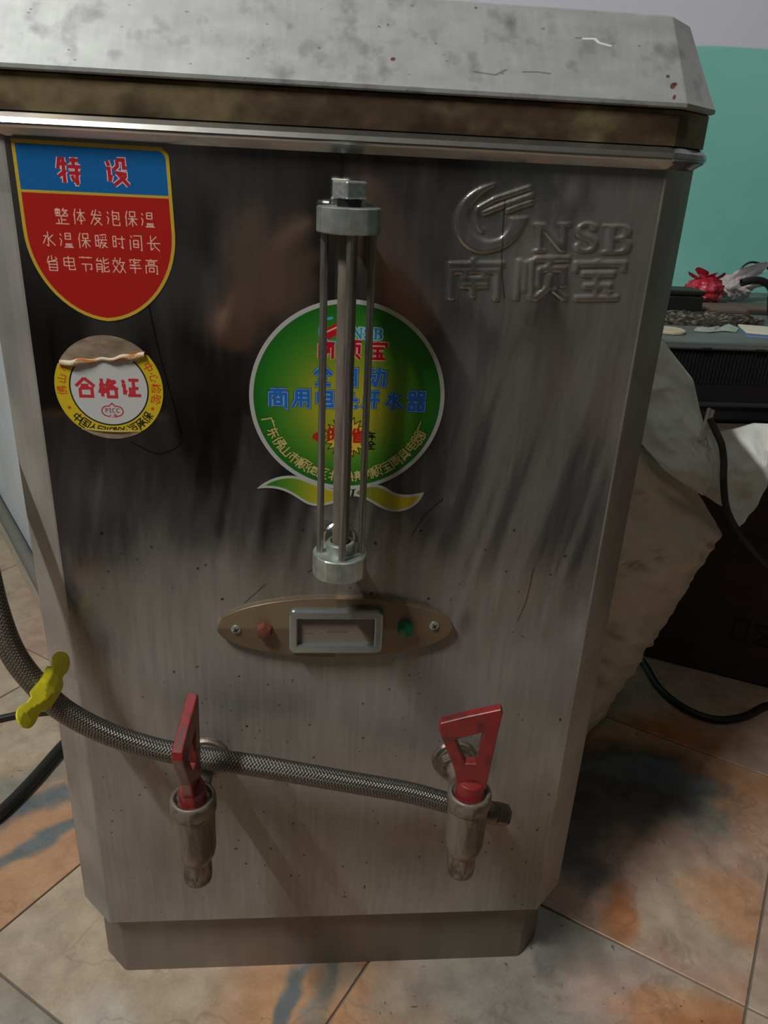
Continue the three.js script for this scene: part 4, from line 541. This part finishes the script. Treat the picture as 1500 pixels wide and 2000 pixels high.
single('brown_board', new RoundedBoxGeometry(0.13, 0.006, 0.075, 3, 0.002).translate(0.653, TOPY + 0.003, -0.775), std({ map: pixelTex(128, 128, (u, v) => { const k = (fbm(u * 5, v * 14, 4, 271) - 0.5) * 44; return [104 + k, 88 + k, 78 + k].map(clampByte); }), roughness: 0.8 }), 'brown board lying on the crate top in front of the plastic bags', 'board');
function tuft(base, tip, r, s) { const a = V3(...base), d = V3(...tip).sub(a); return solidSheet(18, 14, (u, v) => { const ang = u * 5.6 + s, w = r * (0.25 + 0.9 * v) * (1 + 0.5 * (fbm(u * 5, v * 3, 3, s) - 0.5)); return a.clone().addScaledVector(d, v * (1 + 0.25 * Math.sin(u * 19 + s))).add(V3(Math.cos(ang) * w, Math.sin(ang) * w * 0.4, Math.sin(ang) * w * 0.7)); }, 0.0007); }
{
  const red = phys({ map: pixelTex(128, 128, (u, v) => { const k = fbm(u * 6, v * 6, 4, 283); return mix3([196, 44, 62], [226, 128, 140], sstep(0.45, 0.75, k)); }), roughness: 0.35, transmission: 0.15, thickness: 0, side: THREE.DoubleSide });
  const t = thing('red_bag', 'crumpled red plastic bag knotted shut, against the green wall', 'bag', [0.648, TOPY, -0.85]);
  const g = lump(0.03, 1.15, 0.72, 0.8, 0.28, 2.6, 281, 34); { const p = g.attributes.position, uv = []; for (let i = 0; i < p.count; i++) uv.push(0.5 + p.getX(i) * 14, 0.5 + p.getY(i) * 14); g.setAttribute('uv', new THREE.Float32BufferAttribute(uv, 2)); }
  mesh('bag_body', g.translate(0, 0.0215, 0), red, t); mesh('bag_ear', tuft([-0.006, 0.036, 0], [-0.018, 0.05, 0], 0.015, 3), red, t); mesh('bag_ear', tuft([0.004, 0.036, 0], [0.01, 0.045, 0.004], 0.014, 8), red, t);
}
{
  const wm = phys({ color: 0xdcd3d4, roughness: 0.4, transmission: 0.35, thickness: 0, side: THREE.DoubleSide });
  const t = thing('white_bag', 'crumpled whitish thin plastic bag to the right of the red bag', 'bag', [0.728, TOPY, -0.885]);
  mesh('bag_body', lump(0.034, 1.0, 0.6, 0.7, 0.34, 2.4, 287, 36).translate(-0.008, 0.024, 0), wm, t); mesh('bag_fold', tuft([-0.026, 0.026, 0.0], [0.016, 0.052, -0.004], 0.026, 5), wm, t); mesh('bag_fold', tuft([0.0, 0.022, 0.01], [0.045, 0.036, 0.004], 0.02, 11), wm, t);
}
{
  const t = thing('black_pan', 'black pan with a curved handle at the right edge of the crate top', 'pan', [0.722, TOPY, -0.682]);
  const bm = std({ color: 0x19191b, roughness: 0.4 });
  mesh('pan_body', toCreasedNormals(lathe([[0, 0], [0.036, 0], [0.044, 0.005], [0.05, 0.034], [0.0485, 0.035], [0.041, 0.007], [0, 0.003]], 40), 0.5), bm, t);
  mesh('pan_handle', tube([[-0.04, 0.028, -0.012], [-0.046, 0.047, -0.014], [-0.058, 0.0555, -0.016], [-0.075, 0.0575, -0.018], [-0.0925, 0.0525, -0.02]], 0.0058, 40, 12), bm, t);
}
single('bent_wire', tube([[0.765, TOPY + 0.002, -0.985], [0.775, TOPY + 0.045, -0.984], [0.788, TOPY + 0.0575, -0.983], [0.804, TOPY + 0.058, -0.982], [0.825, TOPY + 0.05, -0.98], [0.85, TOPY + 0.002, -0.975]], 0.002, 50, 8), M.cable, 'thin dark bent wire sticking up behind the white bag', 'wire');

/* ---------- sacks ---------- */
{
  const ys = [0, 0.02, 0.045, 0.08, 0.115, 0.155, 0.2, 0.235, 0.262, 0.3, 0.34, 0.375], ax = [0.31, 0.335, 0.358, 0.379, 0.388, 0.394, 0.4035, 0.42, 0.434, 0.426, 0.405, 0.37], az = [-0.29, -0.305, -0.32, -0.337, -0.342, -0.343, -0.343, -0.345, -0.35, -0.38, -0.4, -0.42], bx = [0.345, 0.385, 0.42, 0.452, 0.474, 0.488, 0.503, 0.52, 0.53, 0.505, 0.47, 0.42], bz = [-0.315, -0.36, -0.395, -0.41, -0.415, -0.415, -0.415, -0.418, -0.42, -0.44, -0.45, -0.46];
  const N = 96, rows = 90, g = gridGeo(N, rows, (u, v) => {
    const y = v * 0.375, A = [interp(y, ys, ax), interp(y, ys, az)], B = [interp(y, ys, bx), interp(y, ys, bz)], L = [0.243, A[1] + 0.012], C = [B[0] - 0.05, B[1] - 0.07 > -0.5 ? B[1] - 0.05 : -0.49], D = [0.25, -0.47];
    const ring5 = [L, A, B, C, D], t = u * 5, i = Math.min(4, Math.floor(t)), f = t - i, P = ring5[i], Q = ring5[(i + 1) % 5]; let x = lerp(P[0], Q[0], f), z = lerp(P[1], Q[1], f);
    const bul = Math.sin(f * Math.PI), rib = (fbm(y * 170 + x * 110, x * 12, 2, 291) - 0.5) * 0.016 + (fbm(x * 24, y * 24, 3, 292) - 0.5) * 0.014, nx = Q[1] - P[1], nz = -(Q[0] - P[0]), l = Math.hypot(nx, nz) || 1;
    const k = (i < 2 ? 0.006 * bul + rib * Math.min(1, 6 * f, 6 * (1 - f) + 0.3) : 0.004 * bul) * (v < 0.03 ? 0.3 : 1); x -= nx / l * k * -1 * -1; z -= nz / l * k * -1 * -1;
    return [x, Math.max(0.0005, y), z, u * 3, v * 2];
  });
  const weave = pixelTex(512, 512, (u, v) => { const k = (fbm(u * 8, v * 8, 5, 301) - 0.5) * 44, w = ((Math.floor(u * 128) + Math.floor(v * 128)) % 2 ? 6 : -6); return [222 + k * 0.6 + w, 204 + k * 0.6 + w, 182 + k * 0.6 + w].map(clampByte); });
  single('woven_sack', g, std({ map: weave, roughness: 0.6, side: THREE.DoubleSide }), 'beige woven plastic sack leaning between the boiler and the carton', 'sack');
}
{
  const xs = [0.30, 0.40, 0.428, 0.4414, 0.4654, 0.4666, 0.47, 0.485, 0.513, 0.535, 0.555, 0.60, 0.64], top = [0.53, 0.513, 0.503, 0.487, 0.459, 0.435, 0.412, 0.406, 0.411, 0.416, 0.4155, 0.408, 0.385], xb = [0.30, 0.388, 0.412, 0.471, 0.496, 0.518, 0.534, 0.541, 0.552, 0.58, 0.62, 0.64], bot = [0.44, 0.391, 0.365, 0.33, 0.32, 0.29, 0.31, 0.335, 0.372, 0.368, 0.362, 0.37];
  const f = (u, v) => {
    const x = lerp(0.30, 0.64, u), yt = interp(x, xs, top), yb = interp(x, xb, bot), y = lerp(yb, yt, v), k = Math.min(1, (1 - v) * 4);
    let z = interp(y, [0.29, 0.365, 0.41, 0.445, 0.49, 0.505, 0.53], [-0.371, -0.379, -0.415, -0.452, -0.484, -0.492, -0.51]);
    z += k * (0.02 * (fbm(x * 40 + y * 16, y * 10, 3, 311) - 0.5) + 0.024 * (fbm(x * 13, y * 13, 3, 312) - 0.5) - 0.05 * Math.abs(fbm(x * 16 + y * 20 + 3, y * 14 - x * 12, 3, 313) - 0.5)) + (x > 0.472 && x < 0.486 ? -0.012 * Math.sin((x - 0.472) / 0.014 * Math.PI) * k : 0) + 0.008 * Math.sin(x * 70) * sstep(0.48, 0.56, x) * k;
    return V3(x, y, z);
  };
  single('white_sheet', solidSheet(150, 70, f, 0.0012), phys({ map: pixelTex(256, 256, (u, v) => { const k = (fbm(u * 10, v * 7, 5, 321) - 0.5) * 40; return [226 + k * 0.6, 228 + k * 0.6, 220 + k * 0.6].map(clampByte); }), roughness: 0.6, transmission: 0.12, thickness: 0, side: THREE.DoubleSide }), 'crumpled off-white plastic sheet draped over the crate corner and hanging in front', 'sheet');
  single('dark_strap', tube([[0.466, 0.426, -0.40], [0.4695, 0.415, -0.388], [0.473, 0.403, -0.374], [0.4745, 0.384, -0.362], [0.4725, 0.3654, -0.350], [0.482, 0.33, -0.344], [0.5025, 0.3003, -0.340], [0.535, 0.268, -0.342], [0.5655, 0.2433, -0.346], [0.62, 0.205, -0.36], [0.66, 0.16, -0.365], [0.69, 0.012, -0.34]], 0.0042, 90, 10), std({ color: 0x2a221c, roughness: 0.6 }), 'dark brown cord hanging down over the off-white sheet', 'cord');
  const st = merge([tube([[0.458, 0.398, -0.398], [0.4665, 0.421, -0.41], [0.472, 0.434, -0.419]], 0.0026, 16, 10), tube([[0.4605, 0.397, -0.397], [0.4705, 0.42, -0.409], [0.476, 0.4325, -0.417]], 0.0026, 16, 10)]);
  single('white_tie', st, std({ color: 0xb9b6ac, roughness: 0.4 }), 'short pale doubled tie poking out of the sheet in front of the black crate', 'tie');
}

/* ---------- the photographer, seen only as a reflection in the steel ---------- */
function sdfMesh(bones, lo, hi, cellSize, k, mod) {                        // smooth union of tapered capsules [ax, ay, az, ar, bx, by, bz, br], meshed by surface nets
  const n = [0, 1, 2].map((i) => Math.ceil((hi[i] - lo[i]) / cellSize) + 1), F = new Float32Array(n[0] * n[1] * n[2]), at = (i, j, l) => (l * n[1] + j) * n[0] + i;
  const dist = (x, y, z) => {
    let sum = 0; let best = 1e9; const ds = [];
    for (const b of bones) { const dx = b[4] - b[0], dy = b[5] - b[1], dz = b[6] - b[2], L = dx * dx + dy * dy + dz * dz || 1e-9, t = Math.min(1, Math.max(0, ((x - b[0]) * dx + (y - b[1]) * dy + (z - b[2]) * dz) / L)), d = Math.hypot(x - b[0] - dx * t, y - b[1] - dy * t, z - b[2] - dz * t) - lerp(b[3], b[7], t); ds.push(d); if (d < best) best = d; }
    for (const d of ds) if (d - best < 6 * k) sum += Math.exp(-(d - best) / k);
    return best - k * Math.log(sum);
  };
  for (let l = 0; l < n[2]; l++) for (let j = 0; j < n[1]; j++) for (let i = 0; i < n[0]; i++) { const x = lo[0] + i * cellSize, y = lo[1] + j * cellSize, z = lo[2] + l * cellSize; F[at(i, j, l)] = mod ? mod(x, y, z, dist(x, y, z)) : dist(x, y, z); }
  const P = [], id = new Int32Array(F.length).fill(-1), ix = [];
  for (let l = 0; l < n[2] - 1; l++) for (let j = 0; j < n[1] - 1; j++) for (let i = 0; i < n[0] - 1; i++) {
    let c = 0, sx = 0, sy = 0, sz = 0; const f = (a, b, d) => F[at(i + a, j + b, l + d)];
    for (let e = 0; e < 12; e++) { const ax = e >> 2, o = e & 3, p = [0, 0, 0], q = [0, 0, 0], u = (ax + 1) % 3, v = (ax + 2) % 3; p[u] = q[u] = o & 1; p[v] = q[v] = o >> 1; q[ax] = 1; const a = f(...p), b = f(...q); if ((a < 0) !== (b < 0)) { const t = a / (a - b); sx += p[0] + (q[0] - p[0]) * t; sy += p[1] + (q[1] - p[1]) * t; sz += p[2] + (q[2] - p[2]) * t; c++; } }
    if (c) { id[at(i, j, l)] = P.length / 3; P.push(lo[0] + (i + sx / c) * cellSize, lo[1] + (j + sy / c) * cellSize, lo[2] + (l + sz / c) * cellSize); }
  }
  const quad = (a, b, c, d, flip) => { if (a < 0 || b < 0 || c < 0 || d < 0) return; flip ? ix.push(a, c, b, a, d, c) : ix.push(a, b, c, a, c, d); };
  for (let l = 1; l < n[2] - 1; l++) for (let j = 1; j < n[1] - 1; j++) for (let i = 1; i < n[0] - 1; i++) {
    const v = F[at(i, j, l)] < 0;
    if (v !== F[at(i + 1, j, l)] < 0) quad(id[at(i, j - 1, l - 1)], id[at(i, j, l - 1)], id[at(i, j, l)], id[at(i, j - 1, l)], !v);
    if (v !== F[at(i, j + 1, l)] < 0) quad(id[at(i - 1, j, l - 1)], id[at(i - 1, j, l)], id[at(i, j, l)], id[at(i, j, l - 1)], !v);
    if (v !== F[at(i, j, l + 1)] < 0) quad(id[at(i - 1, j - 1, l)], id[at(i, j - 1, l)], id[at(i, j, l)], id[at(i - 1, j, l)], !v);
  }
  const g = new THREE.BufferGeometry(); g.setAttribute('position', new THREE.Float32BufferAttribute(P, 3)); g.setIndex(ix); g.computeVertexNormals(); return g;
}
{
  const chain = (...p) => { const o = []; for (let i = 0; i + 1 < p.length; i++) o.push([...p[i], ...p[i + 1]]); return o; };
  const LE = [-0.27, 0.50, 0.86], RE = [0.29, 0.52, 0.86], LW = [-0.125, 0.475, 0.60], RW = [0.115, 0.50, 0.60];
  const torso = [...chain([0, 0.30, 1.22, 0.13], [0, 0.5, 1.16, 0.125], [0, 0.7, 1.1, 0.135], [0, 0.78, 1.08, 0.09]), ...chain([-0.15, 0.74, 1.08, 0.07], [0.15, 0.74, 1.08, 0.07])];
  const arms = [...chain([-0.19, 0.73, 1.07, 0.058], [...LE, 0.044], [...LW, 0.028]), ...chain([0.19, 0.73, 1.07, 0.058], [...RE, 0.044], [...RW, 0.028])];
  const legs = [...chain([-0.1, 0.27, 1.2, 0.105], [-0.25, 0.44, 0.86, 0.068], [-0.22, 0.1, 1.05, 0.045]), ...chain([0.1, 0.27, 1.2, 0.105], [0.27, 0.44, 0.86, 0.068], [0.24, 0.1, 1.05, 0.045])];
  const head = [...chain([0, 0.78, 1.07, 0.055], [0.005, 0.9, 1.01, 0.052]), ...chain([0.008, 0.985, 1.0, 0.088], [0.008, 0.94, 0.965, 0.07]), ...chain([0.008, 0.905, 0.945, 0.04], [0.008, 0.9, 0.93, 0.03]), ...chain([0.008, 0.975, 0.913, 0.008], [0.008, 0.945, 0.893, 0.014]), ...chain([-0.082, 0.955, 0.985, 0.012], [-0.084, 0.985, 0.98, 0.016]), ...chain([0.098, 0.955, 0.985, 0.012], [0.1, 0.985, 0.98, 0.016])];
  const hand = (w, palm, fingers) => [...chain([...w, 0.027], [...palm[0], 0.026], [...palm[1], 0.02]), ...fingers.flatMap((f) => chain(...f.map((p, i) => [...p, [0.0115, 0.0098, 0.0088, 0.0078][i]])))];
  const lh = hand(LW, [[-0.105, 0.52, 0.55], [-0.09, 0.555, 0.525]], [
    [[-0.112, 0.535, 0.53], [-0.114, 0.575, 0.515], [-0.103, 0.607, 0.508], [-0.091, 0.63, 0.502]],
    [[-0.085, 0.575, 0.52], [-0.066, 0.592, 0.494], [-0.045, 0.612, 0.489], [-0.03, 0.624, 0.489]], [[-0.08, 0.56, 0.525], [-0.058, 0.57, 0.494], [-0.036, 0.582, 0.489], [-0.02, 0.59, 0.489]], [[-0.08, 0.545, 0.53], [-0.058, 0.548, 0.496], [-0.038, 0.556, 0.489], [-0.023, 0.56, 0.489]], [[-0.085, 0.532, 0.535], [-0.066, 0.526, 0.502], [-0.048, 0.53, 0.492], [-0.034, 0.532, 0.49]]]);
  const rh = hand(RW, [[0.095, 0.545, 0.555], [0.075, 0.59, 0.52]], [
    [[0.10, 0.56, 0.55], [0.098, 0.59, 0.542], [0.084, 0.61, 0.534], [0.068, 0.618, 0.53]],
    [[0.075, 0.615, 0.515], [0.065, 0.645, 0.494], [0.048, 0.662, 0.488], [0.033, 0.67, 0.488]], [[0.066, 0.605, 0.515], [0.052, 0.63, 0.490], [0.034, 0.642, 0.486], [0.02, 0.646, 0.488]], [[0.062, 0.59, 0.518], [0.046, 0.608, 0.490], [0.028, 0.618, 0.487], [0.014, 0.62, 0.488]], [[0.062, 0.575, 0.522], [0.048, 0.585, 0.494], [0.032, 0.592, 0.488], [0.02, 0.594, 0.489]]]);
  const grow = (b, d) => b.map((q) => q.map((v, i) => (i === 3 || i === 7 ? v + d : v)));
  const t = thing('person', 'person in dark clothes squatting before the boiler, holding up a phone in both hands', 'person');
  const skin = std({ color: 0xc89a82, roughness: 0.55 }), cloth = std({ color: 0x1b1c20, roughness: 0.95 }), jeans = std({ color: 0x22242c, roughness: 0.95 });
  const inner = grow([...torso, ...legs], -0.014), body = merge([sdfMesh([...inner, ...arms, ...head], [-0.42, 0.03, 0.78], [0.42, 1.1, 1.4], 0.014, 0.014), sdfMesh(lh, [-0.16, 0.44, 0.47], [0.0, 0.65, 0.64], 0.0034, 0.0035), sdfMesh(rh, [-0.005, 0.46, 0.47], [0.15, 0.69, 0.64], 0.0034, 0.0035), sdfMesh([...chain([...LE, 0.044], [...LW, 0.028]), ...chain([...RE, 0.044], [...RW, 0.028])], [-0.34, 0.42, 0.54], [0.36, 0.6, 0.93], 0.012, 0.01)].map((g) => g));
  mesh('body', body, skin, t);
  mesh('shirt', sdfMesh(grow([...torso, ...arms.map((b, i) => (i % 2 ? [...b.slice(0, 4), lerp(b[0], b[4], 0.8), lerp(b[1], b[5], 0.8), lerp(b[2], b[6], 0.8), b[7] + 0.006] : b))], 0.013), [-0.46, 0.12, 0.58], [0.48, 0.9, 1.45], 0.015, 0.02), cloth, t);
  mesh('trousers', sdfMesh(grow(legs, 0.012), [-0.42, 0.03, 0.72], [0.42, 0.48 + 0.1, 1.4], 0.015, 0.02), jeans, t);
  mesh('hair', sdfMesh([...chain([0.008, 1.005, 1.01, 0.092], [0.008, 0.96, 1.035, 0.088])], [-0.13, 0.84, 0.88], [0.15, 1.13, 1.16], 0.008, 0.01, (x, y, z, d) => Math.max(d, 0.955 - y - (z - 0.97) * 1.6)), std({ color: 0x100e0d, roughness: 0.7 }), t);
  for (const x of [-0.022, 0.038]) mesh('eye', new THREE.SphereGeometry(0.0115, 14, 10).translate(x, 0.975, 0.906), std({ color: 0x2a211c, roughness: 0.2 }), t);
  mesh('mouth', new THREE.SphereGeometry(0.02, 14, 8).scale(1, 0.28, 0.4).translate(0.008, 0.918, 0.9), std({ color: 0x8c5048, roughness: 0.5 }), t);
  for (const [x, z] of [[-0.22, 1.0], [0.24, 1.0]]) mesh('shoe', sdfMesh([[x, 0.054, z + 0.07, 0.042, x, 0.045, z - 0.10, 0.034]], [x - 0.06, 0.0, z - 0.2], [x + 0.06, 0.12, z + 0.14], 0.01, 0.008, (a, b, c, d) => Math.max(d, 0.009 - b)), std({ color: 0x151515, roughness: 0.6 }), t);
  const ph = thing('phone', 'dark phone held upright in both hands in front of the boiler', 'phone', [-0.0137 + 0.016, 0.6886 - 0.058, 0.5095]);
  mesh('phone_body', new RoundedBoxGeometry(0.074, 0.155, 0.0085, 4, 0.004), std({ color: 0x17191c, roughness: 0.25 }), ph); mesh('screen', new THREE.BoxGeometry(0.068, 0.146, 0.0006).translate(0, 0, 0.0044), std({ color: 0x05060a, roughness: 0.15, emissive: 0x4a4640, emissiveIntensity: 0.15 }), ph);
}
/* ---------- unseen low cupboard, added to darken what the panel mirrors ---------- */
{
  const t = thing('added_cupboard', 'unseen dark low cupboard added behind the photographer to darken the panel reflection', 'cupboard', [-0.75, 0, 1.95]);
  const wd = std({ map: pixelTex(128, 256, (u, v) => { const k = (fbm(u * 12, v * 3, 4, 341) - 0.5) * 20; return [40 + k, 38 + k, 38 + k].map(clampByte); }), roughness: 0.6 });
  mesh('carcass', new RoundedBoxGeometry(2.1, 0.48, 0.45, 2, 0.006).translate(0, 0.24, 0.02), wd, t); mesh('top', new RoundedBoxGeometry(2.14, 0.03, 0.5, 2, 0.006).translate(0, 0.495, 0), wd, t);
  for (let i = 0; i < 4; i++) { const d = mesh('door', new RoundedBoxGeometry(0.505, 0.42, 0.018, 2, 0.004), wd, t); d.position.set(-0.78 + i * 0.52, 0.25, -0.214); const h = mesh('handle', new RoundedBoxGeometry(0.012, 0.09, 0.016, 2, 0.004), M.nickel, d); h.position.set(0.19, 0.1, -0.014); }
}
single('added_dark_rug', new RoundedBoxGeometry(2.6, 0.008, 0.92, 2, 0.003).translate(0, 0.0045, 1.24), std({ map: pixelTex(256, 256, (u, v) => { const k = (fbm(u * 60, v * 60, 3, 351) - 0.5) * 26; return [46 + k, 40 + k, 38 + k].map(clampByte); }), roughness: 1 }), 'unseen dark rug added under the photographer to darken the mirrored floor', 'rug');  // added out of view; keeps the floor mirrored in the panel dark
//PART4


renderer.render(scene, camera);
